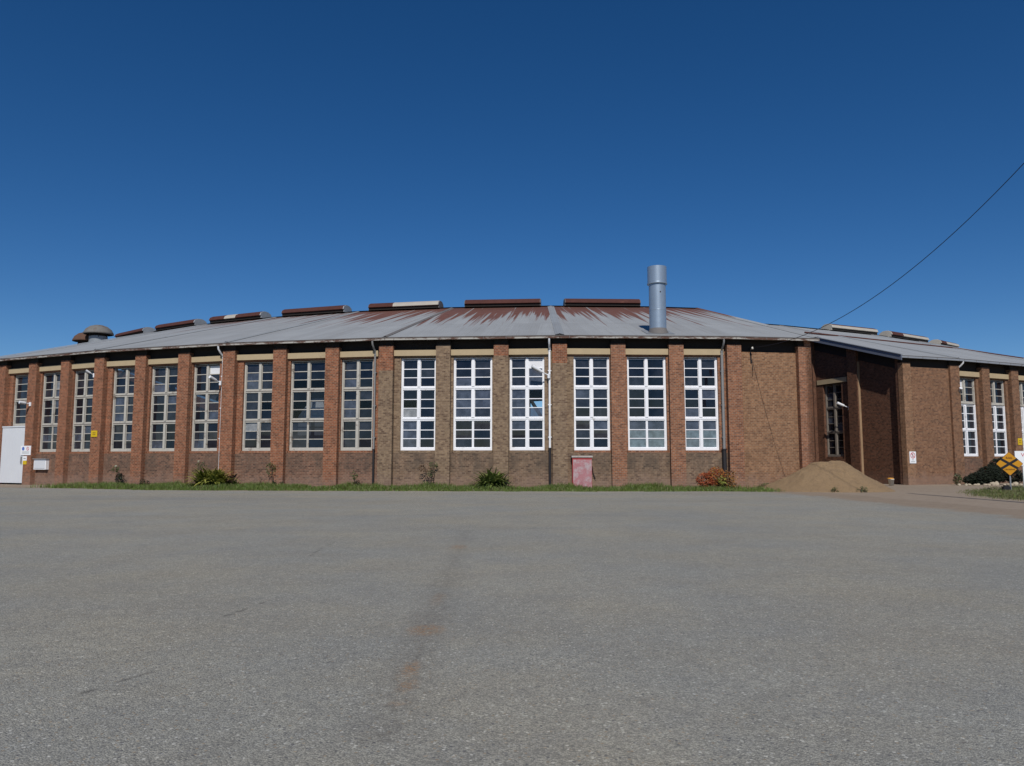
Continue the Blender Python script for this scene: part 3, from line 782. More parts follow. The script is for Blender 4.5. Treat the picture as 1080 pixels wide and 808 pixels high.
# blue-grey bargeboard up the verge
def wv(o, s, z): return WF[0].p(VG+o, -s, z)
m = MB()
for s0, s1 in ((-OV-.03, DR), (DR, 2*DR)):
    za, zb = zt(s0)+.05, zt(s1)+.05
    P = [wv(-.03, s1, zb-.34), wv(-.03, s0, za-.34), wv(.02, s0, za-.34), wv(.02, s1, zb-.34), wv(-.03, s1, zb), wv(-.03, s0, za), wv(.02, s0, za), wv(.02, s1, zb)]
    m.hexa(P, 'barge')
    P = [wv(-.08, s1, zb-.0), wv(-.08, s0, za-.0), wv(.12, s0, za-.0), wv(.12, s1, zb-.0), wv(-.08, s1, zb+.04), wv(-.08, s0, za+.04), wv(.12, s0, za+.04), wv(.12, s1, zb+.04)]
    m.hexa(P, 'vgrey')
m.build('bargeboard', G)
# step flashing line across the wing roof
def on_wroof(k, u, up): return WF[k].p(u, OV-up, Z_EAVE+up*SL+.03)
m = MB()
pts = [on_wroof(1, -2.6, 10.2), on_wroof(1, 12.4, 8.6)]
m.tube(pts, .07, 'vrust', 6); m.tube([on_wroof(2, 0.4, 8.6), on_wroof(2, 9, 7.2)], .07, 'vrust', 6)
m.build('lap_flashing', G)
# wing ridge vents by distance along the ridge
rid = [we[1], wbis(1, -DR), wbis(2, -DR), wbis(3, -DR), wbis(4, -DR)]
def ridge_w(t):
    for a, b in zip(rid[:-1], rid[1:]):
        L = (b-a).length
        if t <= L: return lerp(a, b, t/L)
        t -= L
    return rid[-1]
def px_of(P):
    pitch = math.atan((485.81-404)/815.5); X, Y, z = P[0], P[1], Z_RIDGE-1.5
    return 540+815.5*X/(Y*cos(pitch)+z*sin(pitch))
def t_at(px):
    t = 0
    while t < 60 and px_of(ridge_w(t)) < px: t += .1
    return t
for (x0, x1, mt, em, pale) in ((872, 919, 'vrust', 'vwhite', (.0, 1.0)), (934, 973, 'vrust', 'vwhite', (.3, 1.0)), (986, 1021, 'vrust', 'vwhite', (.3, 1.0)), (1033, 1060, 'vgrey', 'vgrey', None)):
    t0, t1 = t_at(x0), t_at(x1)
    A, B = ridge_w(t0), ridge_w(t1)
    v = vent((A.x, A.y, 0), (B.x, B.y, 0), Z_RIDGE-.05, G, mat=mt, endmat=em, pale=pale, h=.62, rusttop=True)
# wing court wall and floor
prev = None
pts_in = [xy(WF[0].p(IN, -2*DR, 0)), wbis(1, -2*DR), wbis(2, -2*DR), wbis(3, -2*DR), wbis(4, -2*DR)]
pts_ou = [xy(WF[0].p(IN, -.5, 0)), wbis(1, -.5), wbis(2, -.5), wbis(3, -.5), wbis(4, -.5)]
for i in range(4):
    a, b = pts_in[i], pts_in[i+1]; d = b-a; fb = Fr(a, atan2(d.y, d.x)); m = MB(); m.box(fb, 0, d.length, -.3, 0, -.1, 8.0, 'interior'); m.build('court_wall', G)
    m = MB(); m.face([(*pts_ou[i], .03), (*pts_ou[i+1], .03), (*b, .03), (*a, .03)], 'floor'); m.build('floor', G)
# stub downpipe on the wing
m = MB(); fr = WF[0]; fr1 = WF[1]
m.tube([fr1.p(.45, OV-.02, 7.9), fr1.p(.45, OV-.04, 7.78), fr1.p(.42, .12, 7.62), fr1.p(.40, -.05, 7.5), fr1.p(.40, -.2, 7.3), fr1.p(.42, -.2, .2)], .055, 'lampwhite', 10)
m.build('downpipe', G)
endwall(WF[3], 3*W-.3, 3*W, 31.5, 'wing', G)

for (px, py), z0, r, mt, st in VENTPOS: ventilator(px, py, z0, r, mt, st)

# ==================================================================== GROUND
EDGE = [(-90, 64), (-60, 55.5), (-40, 47.8), (-28.9, 43.7), (-23.5, 42.0), (-18.2, 39.6), (-14.2, 39.0), (-6.6, 38.5), (2.8, 37.95), (10.2, 38.1), (12.3, 37.3), (12.7, 33), (12.8, 30.1), (13.1, 24.5), (13.3, 20.3), (14.2, 12), (17, 3), (22, -8), (34, -24), (60, -50)]
def poly_dist(x, y):
    """signed distance to the asphalt edge, positive on the asphalt"""
    best = 1e9; sg = 1
    for (ax, ay), (bx, by) in zip(EDGE[:-1], EDGE[1:]):
        dx, dy = bx-ax, by-ay; L2 = dx*dx+dy*dy
        t = max(0, min(1, ((x-ax)*dx+(y-ay)*dy)/L2)); qx, qy = ax+dx*t, ay+dy*t
        d = (x-qx)**2+(y-qy)**2
        if d < best-1e-9:
            best = d; sg = 1 if (dx*(y-ay)-dy*(x-ax)) < 0 else -1
    return sg*sqrt(best)
def dirt_nodes(nt):
    g = coords(nt, 'Object')
    a = noise_(nt, g, .35, 6, .6); b = noise_(nt, g, 3, 5, .65); c = noise_(nt, g, 30, 3, .6)
    cc = mix(nt, a, (.24, .185, .13), (.33, .265, .195))
    cc = mix(nt, ramp(nt, b, .45, .7, 0, .5), cc, (.17, .115, .08))
    cc = mix(nt, ramp(nt, c, .4, .7, 0, .4), cc, (.30, .26, .22))
    return cc
def asphalt_mat():
    m, nt, b, out = new_mat('chipseal')
    g = coords(nt, 'Object')
    big = noise_(nt, g, .16, 6, .62); mid = noise_(nt, g, .9, 5, .6)
    c = mix(nt, big, (.288, .278, .238), (.42, .404, .344))
    c = mix(nt, ramp(nt, mid, .35, .75, 0, .35), c, (.25, .24, .215))
    lanes = noise_(nt, g, 1, 3, .5, (.03, .22, 1))
    c = mix(nt, ramp(nt, lanes, .5, .7, 0, .35), c, (.222, .222, .215))
    # stone chips
    v = N(nt, 'ShaderNodeTexVoronoi'); v.inputs['Scale'].default_value = 95; nt.links.new(g, v.inputs['Vector'])
    sc = N(nt, 'ShaderNodeSeparateColor'); nt.links.new(v.outputs['Color'], sc.inputs[0])
    chip = mix(nt, ramp(nt, sc.outputs[0], .0, 1), (.66, .66, .66), (1.36, 1.35, 1.32))
    c = mix(nt, .8, c, chip, 'MULTIPLY')
    gap = ramp(nt, v.outputs['Distance'], .35, .75)
    c = mix(nt, math_(nt, 'MULTIPLY', gap, .4), c, (.09, .09, .09))
    wsp = ramp(nt, sc.outputs[1], .975, .99)
    c = mix(nt, math_(nt, 'MULTIPLY', wsp, .6), c, (.5, .5, .47))
    v2 = N(nt, 'ShaderNodeTexVoronoi'); v2.inputs['Scale'].default_value = 14; nt.links.new(g, v2.inputs['Vector'])
    s2 = N(nt, 'ShaderNodeSeparateColor'); nt.links.new(v2.outputs['Color'], s2.inputs[0])
    c = mix(nt, ramp(nt, s2.outputs[0], 0, 1, 0, .16), c, (.09, .09, .095))
    v3 = N(nt, 'ShaderNodeTexVoronoi'); v3.inputs['Scale'].default_value = 34; nt.links.new(g, v3.inputs['Vector'])
    s3 = N(nt, 'ShaderNodeSeparateColor'); nt.links.new(v3.outputs['Color'], s3.inputs[0])
    core = ramp(nt, v3.outputs['Distance'], .22, .42, 1, 0)
    c = mix(nt, math_(nt, 'MULTIPLY', core, ramp(nt, s3.outputs[0], .86, .9, 0, .75)), c, (.62, .60, .53))
    c = mix(nt, math_(nt, 'MULTIPLY', core, ramp(nt, s3.outputs[1], .84, .88, 0, .7)), c, (.085, .085, .095))
    c = mix(nt, math_(nt, 'MULTIPLY', core, ramp(nt, s3.outputs[2], .93, .95, 0, .7)), c, (.32, .24, .15))
    warm = noise_(nt, g, .35, 5, .6)
    c = mix(nt, 1.0, c, mix(nt, ramp(nt, warm, .3, .7), (.95, .98, 1.02), (1.05, 1.02, .96)), 'MULTIPLY')
    # painted attributes: rust stains, dark scuffs, dirt at the margins
    at = N(nt, 'ShaderNodeAttribute', attribute_name='marks')
    sa = N(nt, 'ShaderNodeSeparateColor'); nt.links.new(at.outputs['Color'], sa.inputs[0])
    nn = noise_(nt, g, 13, 6, .8)
    sc_ = math_(nt, 'MULTIPLY', sa.outputs[1], ramp(nt, nn, .40, .60))
    c = mix(nt, math_(nt, 'MULTIPLY', sc_, .5), c, (.11, .095, .08))
    st = math_(nt, 'MULTIPLY', sa.outputs[0], ramp(nt, noise_(nt, g, 22, 6, .8), .42, .56))
    st = math_(nt, 'MULTIPLY', st, ramp(nt, sc.outputs[0], .1, .7, .35, 1.1))
    c = mix(nt, math_(nt, 'MULTIPLY', st, .8), c, (.33, .19, .09))
    c = mix(nt, math_(nt, 'MULTIPLY', at.outputs['Alpha'], .5), c, (.07, .062, .055))
    ed = math_(nt, 'ADD', sa.outputs[2], math_(nt, 'MULTIPLY', math_(nt, 'SUBTRACT', noise_(nt, g, 1.1, 6, .65), .5), .9))
    c = mix(nt, ramp(nt, ed, .42, .62), c, dirt_nodes(nt))
    nt.links.new(c, b.inputs['Base Color']); b.inputs['Roughness'].default_value = .85; b.inputs['Specular IOR Level'].default_value = .3
    bp = N(nt, 'ShaderNodeBump'); bp.inputs['Strength'].default_value = .9; bp.inputs['Distance'].default_value = .006
    nt.links.new(math_(nt, 'ADD', math_(nt, 'MULTIPLY', v.outputs['Distance'], -1), math_(nt, 'MULTIPLY', sc.outputs[2], .5)), bp.inputs['Height']); nt.links.new(bp.outputs[0], b.inputs['Normal'])
    return m
M['asphalt'] = asphalt_mat()
def ground_mat():
    m, nt, b, out = new_mat('yard_ground')
    c = dirt_nodes(nt); g = coords(nt, 'Object')
    at = N(nt, 'ShaderNodeAttribute', attribute_name='marks')
    sa = N(nt, 'ShaderNodeSeparateColor'); nt.links.new(at.outputs['Color'], sa.inputs[0])
    n1 = noise_(nt, g, 2.5, 5, .65)
    gr = mix(nt, noise_(nt, g, 6, 4, .6), (.06, .085, .025), (.13, .13, .055))
    f = ramp(nt, math_(nt, 'ADD', sa.outputs[0], math_(nt, 'MULTIPLY', math_(nt, 'SUBTRACT', n1, .5), .9)), .35, .65)
    c = mix(nt, f, c, gr)
    nt.links.new(c, b.inputs['Base Color']); b.inputs['Roughness'].default_value = .95
    bp = N(nt, 'ShaderNodeBump'); bp.inputs['Strength'].default_value = .5; bp.inputs['Distance'].default_value = .02
    nt.links.new(noise_(nt, g, 12, 5, .7), bp.inputs['Height']); nt.links.new(bp.outputs[0], b.inputs['Normal'])
    return m
M['ground'] = ground_mat()
def gridmesh(name, xs, ys, z, fcol, mat, cull=None):
    verts = [(x, y, z) for y in ys for x in xs]; nx = len(xs); faces = []
    for j in range(len(ys)-1):
        for i in range(nx-1):
            q = (j*nx+i, j*nx+i+1, (j+1)*nx+i+1, (j+1)*nx+i)
            if cull and cull((xs[i]+xs[i+1])/2, (ys[j]+ys[j+1])/2): continue
            faces.append(q)
    used = sorted({i for f in faces for i in f}); mp = {o: n for n, o in enumerate(used)}
    verts = [verts[i] for i in used]; faces = [tuple(mp[i] for i in f) for f in faces]
    me = bpy.data.meshes.new(name); me.from_pydata(verts, [], faces); me.materials.append(mat)
    ca = me.color_attributes.new('marks', 'FLOAT_COLOR', 'POINT')
    buf = []
    for x, y, _ in verts:
        q = fcol(x, y); buf += [*q[:3], q[3] if len(q) > 3 else 0.0]
    ca.data.foreach_set('color', buf); me.update()
    o = bpy.data.objects.new(name, me); col.objects.link(o); return o
def axis(a, b, step_fn):
    r = [a]
    while r[-1] < b: r.append(min(b, r[-1]+step_fn(r[-1])))
    return r
def blob(x, y, cx, cy, rx, ry, an=0):
    dx, dy = x-cx, y-cy; ca, sa = cos(an), sin(an)
    u, v = (dx*ca+dy*sa)/rx, (-dx*sa+dy*ca)/ry
    return max(0., 1-(u*u+v*v))
def asph_col(x, y):
    r = max(blob(x, y, -.76, 7.05, .2, .26), blob(x, y, -.73, 5.75, .09, .28)*.8, blob(x, y, -.70, 5.35, .08, .2)*.7, blob(x, y, -.93, 13.7, .18, .4)*.7, blob(x, y, -.71, 4.95, .08, .06)*.5, blob(x, y, -.8, 8.6, .1, .5)*.35)
    r = min(1, r*1.3)
    cr = 0
    tx = -.76+.035*(y-7)*(-.6)
    g = max(0, 1-abs(x-tx)/.28)*(1 if 4.3 < y < 17 else 0)*(.9 if y < 10 else .7)
    # two hairline cracks
    for (ax, ay, bx, by) in ((-2.79, 7.59, -2.60, 8.5), (-2.81, 5.11, -2.55, 5.7), (-3.2, 12.5, -3.3, 14.5)):
        dx, dy = bx-ax, by-ay; L2 = dx*dx+dy*dy; t = max(0, min(1, ((x-ax)*dx+(y-ay)*dy)/L2))
        d = sqrt((x-ax-dx*t)**2+(y-ay-dy*t)**2)
        wob = .05*mnoise.noise(Vector((x*5, y*5, 0)))
        cr = max(cr, 1.0 if abs(d+wob) < .012 else 0)
    d = poly_dist(x, y)
    soft = 2.2 if x > 11 else .5
    e = max(0, min(1, .5-d/soft/2))
    return r, g, e, cr
xs = sorted(set(axis(-95, -30, lambda v: 1.0)+axis(-30, -4, lambda v: .5)+axis(-4, 1, lambda v: .035)+axis(1, 26, lambda v: .35)+axis(26, 62, lambda v: 1)))
ys = sorted(set(axis(-52, 3.5, lambda v: 2.5)+axis(3.5, 9.5, lambda v: .045)+axis(9.5, 20, lambda v: .2)+axis(20, 66, lambda v: .45)))
yard = gridmesh('asphalt_yard', xs, ys, .004, asph_col, M['asphalt'], cull=lambda x, y: poly_dist(x, y) < (-2.4 if x > 10.5 else -.35))
tag(yard, kind='structure')
def wall_d(x, y):
    """distance in front of the main wall face line (positive outside)"""
    best = None
    for k in range(KMIN, 2):
        q = Vector((x, y))-F[k].P; u = q.dot(F[k].d)
        if -.4 <= u <= 9.7: 
            o = q.dot(F[k].n)
            if best is None or abs(o) < abs(best): best = o
    return best if best is not None else 99
def gcol(x, y):
    d = wall_d(x, y); e = poly_dist(x, y)
    g = 0
    if -26 < x < 12 and -1 < d < 6 and e < 1: g = 1.0*min(1, max(.0, (x+26)/4))
    if 12 <= x < 13 and d < 3: g = .5
    # patch of thin grass on the right
    g = max(g, min(1, 1.7*blob(x, y, 24.3, 35, 9, 3.9, 1.05)), min(1, 1.3*blob(x, y, 32, 42, 8, 5, .5)))
    return g, 0, 0
gx = sorted(set([-900, -500, -250, -150]+axis(-100, -32, lambda v: 3)+axis(-32, 45, lambda v: .6)+axis(45, 100, lambda v: 4)+[150, 250, 500, 900]))
gy = sorted(set([-900, -500, -250, -120]+axis(-60, 20, lambda v: 5)+axis(20, 55, lambda v: .6)+axis(55, 110, lambda v: 5)+[170, 250, 500, 1200]))
tag(gridmesh('ground', gx, gy, 0, gcol, M['ground']), kind='structure')

# ------------------------------------------------------------------ vegetation
def leafmat(name, c, c2, rough=.5, sub=.0):
    m, nt, b, out = new_mat(name)
    oi = N(nt, 'ShaderNodeObjectInfo')
    g = N(nt, 'ShaderNodeNewGeometry')
    rnd = g.outputs['Random Per Island']
    cc = mix(nt, rnd, c, c2)
    nt.links.new(cc, b.inputs['Base Color']); b.inputs['Roughness'].default_value = rough
    tl = N(nt, 'ShaderNodeBsdfTranslucent'); nt.links.new(cc, tl.inputs[0])
    mx = N(nt, 'ShaderNodeMixShader'); mx.inputs[0].default_value = .25
    nt.links.new(b.outputs[0], mx.inputs[1]); nt.links.new(tl.outputs[0], mx.inputs[2]); nt.links.new(mx.outputs[0], out.inputs[0])
    return m
M['grassblade'] = leafmat('grass_blade', (.085, .15, .022), (.17, .23, .05))
M['drygrass'] = leafmat('dry_grass_blade', (.09, .11, .03), (.24, .21, .10))
M['strap'] = leafmat('strap_leaf', (.06, .09, .012), (.42, .42, .10), .35)
M['strapdark'] = leafmat('dark_strap_leaf', (.045, .08, .018), (.22, .27, .07), .4)
M['weed'] = leafmat('weed_leaf', (.055, .08, .025), (.12, .14, .05))
M['darkleaf'] = leafmat('dark_leaf', (.010, .016, .007), (.028, .04, .014), .5)
M['conifer'] = leafmat('conifer_leaf', (.005, .009, .004), (.014, .024, .009), .8)
M['redleaf'] = leafmat('russet_leaf', (.30, .05, .03), (.38, .13, .04))
M['orangeleaf'] = leafmat('orange_leaf', (.28, .10, .02), (.40, .22, .05))
M['brownleaf'] = leafmat('brown_leaf', (.07, .03, .02), (.13, .08, .03))
M['flower'] = leafmat('pale_flower', (.5, .5, .38), (.7, .68, .5))

def blades(name, n, sampler, hmin, hmax, wdt, mat, label, cat):
    V = []; Fc = []; rr = random.Random(77)
    c = 0
    while c < n:
        s = sampler(rr)
        if s is None: continue
        x, y, hs = s; h = rr.uniform(hmin, hmax)*hs; a = rr.uniform(0, 2*pi); w_ = wdt*rr.uniform(.7, 1.3)
        lx, ly = rr.gauss(0, .35)*h, rr.gauss(0, .35)*h
        i = len(V)
        V += [(x-w_*cos(a), y-w_*sin(a), 0), (x+w_*cos(a), y+w_*sin(a), 0), (x+lx*.4+w_*.6*cos(a), y+ly*.4+w_*.6*sin(a), h*.6), (x+lx*.4-w_*.6*cos(a), y+ly*.4-w_*.6*sin(a), h*.6), (x+lx, y+ly, h)]
        Fc += [(i, i+1, i+2, i+3), (i+3, i+2, i+4)]; c += 1
    me = bpy.data.meshes.new(name); me.from_pydata(V, [], Fc)
    for m_ in (mat if isinstance(mat, list) else [mat]): me.materials.append(M[m_])
    if isinstance(mat, list):
        idx = []
        for q in range(len(Fc)//2): z = 1 if rr.random() < .22 else 0; idx += [z, z]
        me.polygons.foreach_set('material_index', idx)
    o = bpy.data.objects.new(name, me); col.objects.link(o)
    return tag(o, label, cat, kind='stuff')
def strip_sampler(rr):
    x = rr.uniform(-27, 13.2)
    # between the wall foot and the asphalt edge
    y = rr.uniform(37.4, 46.5)
    d = wall_d(x, y); e = poly_dist(x, y)
    if d < -.27 or e > .45: return None
    if e > .05 and mnoise.noise(Vector((x*.9, y*2.0, 21))) < .12+e*.7: return None
    cl = mnoise.noise(Vector((x*.55, y*.8, 3)))
    cl2 = mnoise.noise(Vector((x*1.9, y*1.6, 9)))
    dens = .55+.9*cl
    if x < -21: dens *= max(0.05, (x+27)/7)
    if x > 10.8: dens *= .35
    if rr.random() > dens: return None
    hs = .62+.5*cl+.35*cl2
    if d < .6: hs *= 1.3
    if e > -.25: hs *= .55
    return x, y, max(.3, hs)
blades('grass', 64000, strip_sampler, .14, .38, .014, ['grassblade', 'drygrass'], 'strip of green grass along the foot of the curved brick wall', 'grass')
def patch_sampler(rr):
    x = rr.uniform(14, 40); y = rr.uniform(25, 47)
    q = max(1.7*blob(x, y, 24.3, 35, 9, 3.9, 1.05), 1.3*blob(x, y, 32, 42, 8, 5, .5))
    n_ = mnoise.noise(Vector((x*.5, y*.5, 1)))
    if rr.random() > q*(.7+.9*n_): return None
    return x, y, .7+.8*n_
blades('grass', 26000, patch_sampler, .04, .13, .012, ['drygrass', 'grassblade'], 'thin patchy grass on the dirt in front of the diamond sign', 'grass')

def clump(name, x, y, r, h, n, mat, label, cat, lw=.035, z=0, extra=None, group=None, seed=1):
    rr = random.Random(seed); m = MB(); root = empty(name, (x, y, z))
    for i in range(n):
        a = rr.uniform(0, 2*pi); r0 = r*.5*sqrt(rr.random()); b0 = rr.uniform(0, 2*pi)
        bx, by = x+r0*cos(b0), y+r0*sin(b0)*.8; w_ = lw*rr.uniform(.7, 1.2)
        el = radians(rr.uniform(38, 88)); L = h*rr.uniform(.75, 1.15)
        p_ = Vector((bx, by, z+.01)); pts = [p_.copy()]
        for q in range(5):
            p_ = p_+Vector((cos(a)*cos(el), sin(a)*cos(el), sin(el)))*L/5
            el -= radians(rr.uniform(10, 24)); pts.append(Vector((p_.x, p_.y, max(z+.01, p_.z))))
        s_ = Vector((-sin(a), cos(a), 0))
        for q in range(5):
            w0 = w_*(1-(q/5)**3); w1 = w_*(1-((q+1)/5)**3)
            i0 = len(m.v)
            if q == 0: m.v += [tuple(pts[0]-s_*w0), tuple(pts[0]+s_*w0)]; i0 = len(m.v)-2; last = i0
            m.v += [tuple(pts[q+1]-s_*w1), tuple(pts[q+1]+s_*w1)]
            ni = len(m.v)-2
            m.f.append((last, last+1, ni+1, ni)); m.m.append(m.mi(mat)); m.uv.append([(0, 0)]*4); m.smooth.append(True); last = ni
    m.build('leaves', root)
    return tag(root, label, cat, group)
def leafcloud(m, cx, cy, cz, rx, ry, rz, n, size, mat, rr, low=.0, taper=0.0):
    c = 0
    while c < n:
        u = Vector((rr.uniform(-1, 1), rr.uniform(-1, 1), rr.uniform(-1, 1)))
        if u.length > 1 or u.length < rr.random()*.75: continue
        p = Vector((cx+u.x*rx, cy+u.y*ry, cz+u.z*rz))
        nz = mnoise.noise(p*2.6)
        if nz < -.12 and rr.random() < .75: continue
        if p.z < .01: continue
        a = Vector((rr.gauss(0, 1), rr.gauss(0, 1), rr.gauss(0, 1))).normalized(); b = a.orthogonal().normalized()
        s_ = size*rr.uniform(.6, 1.3)
        m.face([p-a*s_, p+b*s_*.4, p+a*s_, p-b*s_*.4], mat if isinstance(mat, str) else rr.choice(mat))
        c += 1
def bush(name, x, y, blobs, label, cat, size=.06, group=None, seed=2, z=0, stems=5, sh=.5, mats='darkleaf'):
    rr = random.Random(seed); root = empty(name, (x, y, z)); m = MB()
    for (dx, dy, dz, rx, ry, rz, n, mt) in blobs: leafcloud(m, x+dx, y+dy, z+dz, rx, ry, rz, n, size, mt, rr)
    m.build('foliage', root)
    s = MB()
    for q in range(stems):
        bl = blobs[q % len(blobs)]; a = rr.uniform(0, 6.28)
        s.tube([(x+.06*cos(a), y+.06*sin(a), z-.02), (x+bl[0]*.5+.08*cos(a), y+bl[1]*.5, z+bl[2]*.5), (x+bl[0]+rr.uniform(-.1, .1), y+bl[1], z+bl[2]+bl[5]*.4)], .02, 'bark', 5, r2=.006)
    s.build('stem', root)
    return tag(root, label, cat, group)
def gpt(px, py):
    """author-time measurement of where something stands on the ground"""
    pitch = math.atan((485.81-404)/815.5); a = (px-540)/815.5; b = (404-py)/815.5
    r = Vector((a, cos(pitch)-b*sin(pitch), sin(pitch)+b*cos(pitch))); t = -1.5/r.z
    return r.x*t, r.y*t
p = F[-3].p(9.0, .55, 0)
clump('strap_leaf_plant', p[0]+.0, p[1]-.3, 1.15, 1.45, 330, 'strap', 'wide yellow-green strap-leaved clump at the foot of the thin white downpipe', 'plant', .08, seed=4)
p = F[-3].p(10.0, .6, 0)
clump('strap_leaf_plant', F[-2].p(1.05, .5, 0)[0], F[-2].p(1.05, .5, 0)[1], .6, .6, 70, 'strapdark', 'low dark green strap-leaved tuft just right of the wide yellow-green clump', 'plant', .025, seed=5)
p = F[-1].p(5.8, .55, 0)
clump('strap_leaf_plant', p[0], p[1]-.2, .95, 1.32, 260, 'strapdark', 'round dark green strap-leaved clump at the wall below the second white window from the left', 'plant', .075, seed=6)
# russet shrub at the grey downpipe
p = F[0].p(8.0, .9, 0)
bush('russet_shrub', p[0], p[1], [(-.65, 0, .48, .5, .4, .42, 800, 'redleaf'), (-.1, 0, .68, .45, .4, .55, 800, ['redleaf', 'orangeleaf']), (.5, -.05, .58, .48, .4, .5, 400, ['orangeleaf', 'brownleaf']), (.1, -.35, .5, .25, .12, .25, 90, 'strap'), (.0, .1, .28, .95, .4, .28, 350, 'brownleaf')], 'russet and orange leafy shrub at the wall below the grey and black downpipe', 'shrub', .065, seed=7, stems=9)
# dark weeds against the wall
def wp(k, u, o=.35): q = F[k].p(u, o, 0); return q[0], q[1]
x, y = wp(-3, 2.0, .1); bush('weed_plant', x, y, [(0, 0, .42, .22, .18, .4, 120, 'darkleaf'), (.18, 0, .55, .18, .15, .22, 60, 'darkleaf'), (-.2, 0, 1.0, .25, .12, .16, 60, 'weed'), (-.18, -.05, 1.18, .06, .05, .05, 10, 'flower')], 'spindly dark weed with one pale flower, against the wall right of the yellow plate', 'plant', .06, seed=8, stems=6)
x, y = wp(-3, 4.0, .25); bush('weed_plant', x, y, [(0, 0, .22, .4, .2, .25, 120, 'darkleaf')], 'low dark tuft of weed at the wall, left of the thin white downpipe clump', 'plant', .05, seed=9, stems=3)
x, y = wp(-3, 7.9, .2); bush('rose_bush', x, y, [(0, 0, 1.1, .35, .2, .35, 110, 'weed'), (.35, 0, .8, .3, .2, .3, 70, 'brownleaf'), (-.15, -.1, 1.45, .06, .05, .05, 12, 'flower')], 'sparse straggly bush with a white flower rising behind the wide yellow-green clump', 'plant', .05, seed=10, stems=7)
x, y = wp(-2, 3.1, .15); bush('weed_plant', x, y, [(-.25, 0, 1.05, .3, .2, .38, 110, 'weed'), (0, 0, .25, .15, .1, .22, 60, 'darkleaf'), (.4, 0, .22, .12, .1, .2, 50, 'darkleaf')], 'leggy green sapling with dark weeds at its foot, two bays right of the yellow-green clump', 'plant', .055, seed=12, stems=6)
x, y = wp(-2, 2.3, .2); bush('weed_plant', x, y, [(0, 0, .4, .08, .06, .25, 26, 'brownleaf'), (-.3, 0, .2, .25, .1, .12, 40, 'weed')], 'small dead brown weed stalk against the wall, left of the leggy sapling', 'plant', .04, seed=13, stems=4)
x, y = wp(-2, 7.9, .15); bush('weed_plant', x, y, [(0, 0, .22, .3, .15, .25, 110, ['brownleaf', 'darkleaf']), (-.2, 0, .75, .2, .12, .25, 60, 'weed')], 'dark reddish weed with a green top, below the last unpainted window', 'plant', .055, seed=14, stems=5)
x, y = wp(-1, 2.45, .2); bush('sapling', x, y, [(-.2, 0, 1.1, .4, .2, .22, 60, 'brownleaf'), (.2, 0, 1.25, .3, .2, .22, 60, 'weed'), (.05, 0, .85, .2, .15, .25, 40, 'weed')], 'thin bare sapling against the wall below the first white window', 'plant', .055, seed=15, stems=6)
x, y = wp(1, 1.5, .5); bush('weed_plant', x, y, [(-.2, 0, .12, .8, .3, .22, 220, 'weed'), (.6, 0, .1, .5, .25, .15, 100, 'drygrass')], 'low grey-green weeds at the foot of the blank brick bay beside the sand pile', 'plant', .06, seed=16, stems=5)
# dark conifer shrub and stones in front of the wing
sx, sy = 29.3, 48.6
bush('conifer_shrub', sx, sy, [(1.35, .3, .85, .8, .5, .8, 2600, 'conifer'), (.6, .1, .6, .85, .5, .6, 2200, 'conifer'), (-.1, 0, .4, .75, .45, .42, 1500, 'conifer'), (1.6, .3, 1.4, .42, .35, .36, 700, 'conifer'), (-.7, 0, .28, .5, .4, .28, 600, 'conifer'), (2.2, .2, .5, .5, .45, .5, 900, 'conifer')], 'spreading near-black conifer shrub in front of the wing, behind the diamond sign', 'shrub', .09, seed=20, stems=8)
bush('conifer_shrub', sx-2.0, sy-.9, [(0, 0, .35, .28, .25, .38, 220, ['darkleaf', 'weed'])], 'small dark bush standing left of the spreading conifer shrub', 'shrub', .07, seed=21, stems=3)
def rock(name, x, y, r, h, label, group, seed, z=0):
    rr = random.Random(seed); m = MB(); import itertools
    seg, rings = 9, 5; o = Vector((rr.uniform(0, 50), rr.uniform(0, 50), 0)); i0 = 0
    for j in range(rings+1):
        ph = -pi/2*.35+(pi/2*1.35)*j/rings
        for k in range(seg):
            t = 2*pi*k/seg; d = Vector((cos(t)*cos(ph), sin(t)*cos(ph), sin(ph)))
            s_ = 1+.35*mnoise.noise(d*1.4+o)
            m.v.append((x+d.x*r*s_, y+d.y*r*.8*s_, z+h*.35+d.z*h*s_*.65))
    for j in range(rings):
        for k in range(seg):
            k2 = (k+1) % seg; m.f.append((j*seg+k, j*seg+k2, (j+1)*seg+k2, (j+1)*seg+k)); m.m.append(m.mi('stone')); m.uv.append([(0, 0)]*4); m.smooth.append(False)
    ob = m.build(name, loc=(x, y, z)); return tag(ob, label, 'rock', group)
rr = random.Random(3)
for i in range(16):
    t = i/15; x = 27.1+t*4.6+rr.uniform(-.1, .1); y = 47.15+t*.55+rr.uniform(-.12, .12)
    big = (i in (7, 8, 12))
    rock('garden_stone', x, y, (.17 if big else .11)*rr.uniform(.8, 1.2), (.19 if big else .11)*rr.uniform(.8, 1.2),
         ('larger pale stone' if big else 'small pale rough stone')+' in the row edging the garden bed under the dark conifer shrub', ('larger ' if big else 'small ')+'stones edging the garden bed', 40+i)

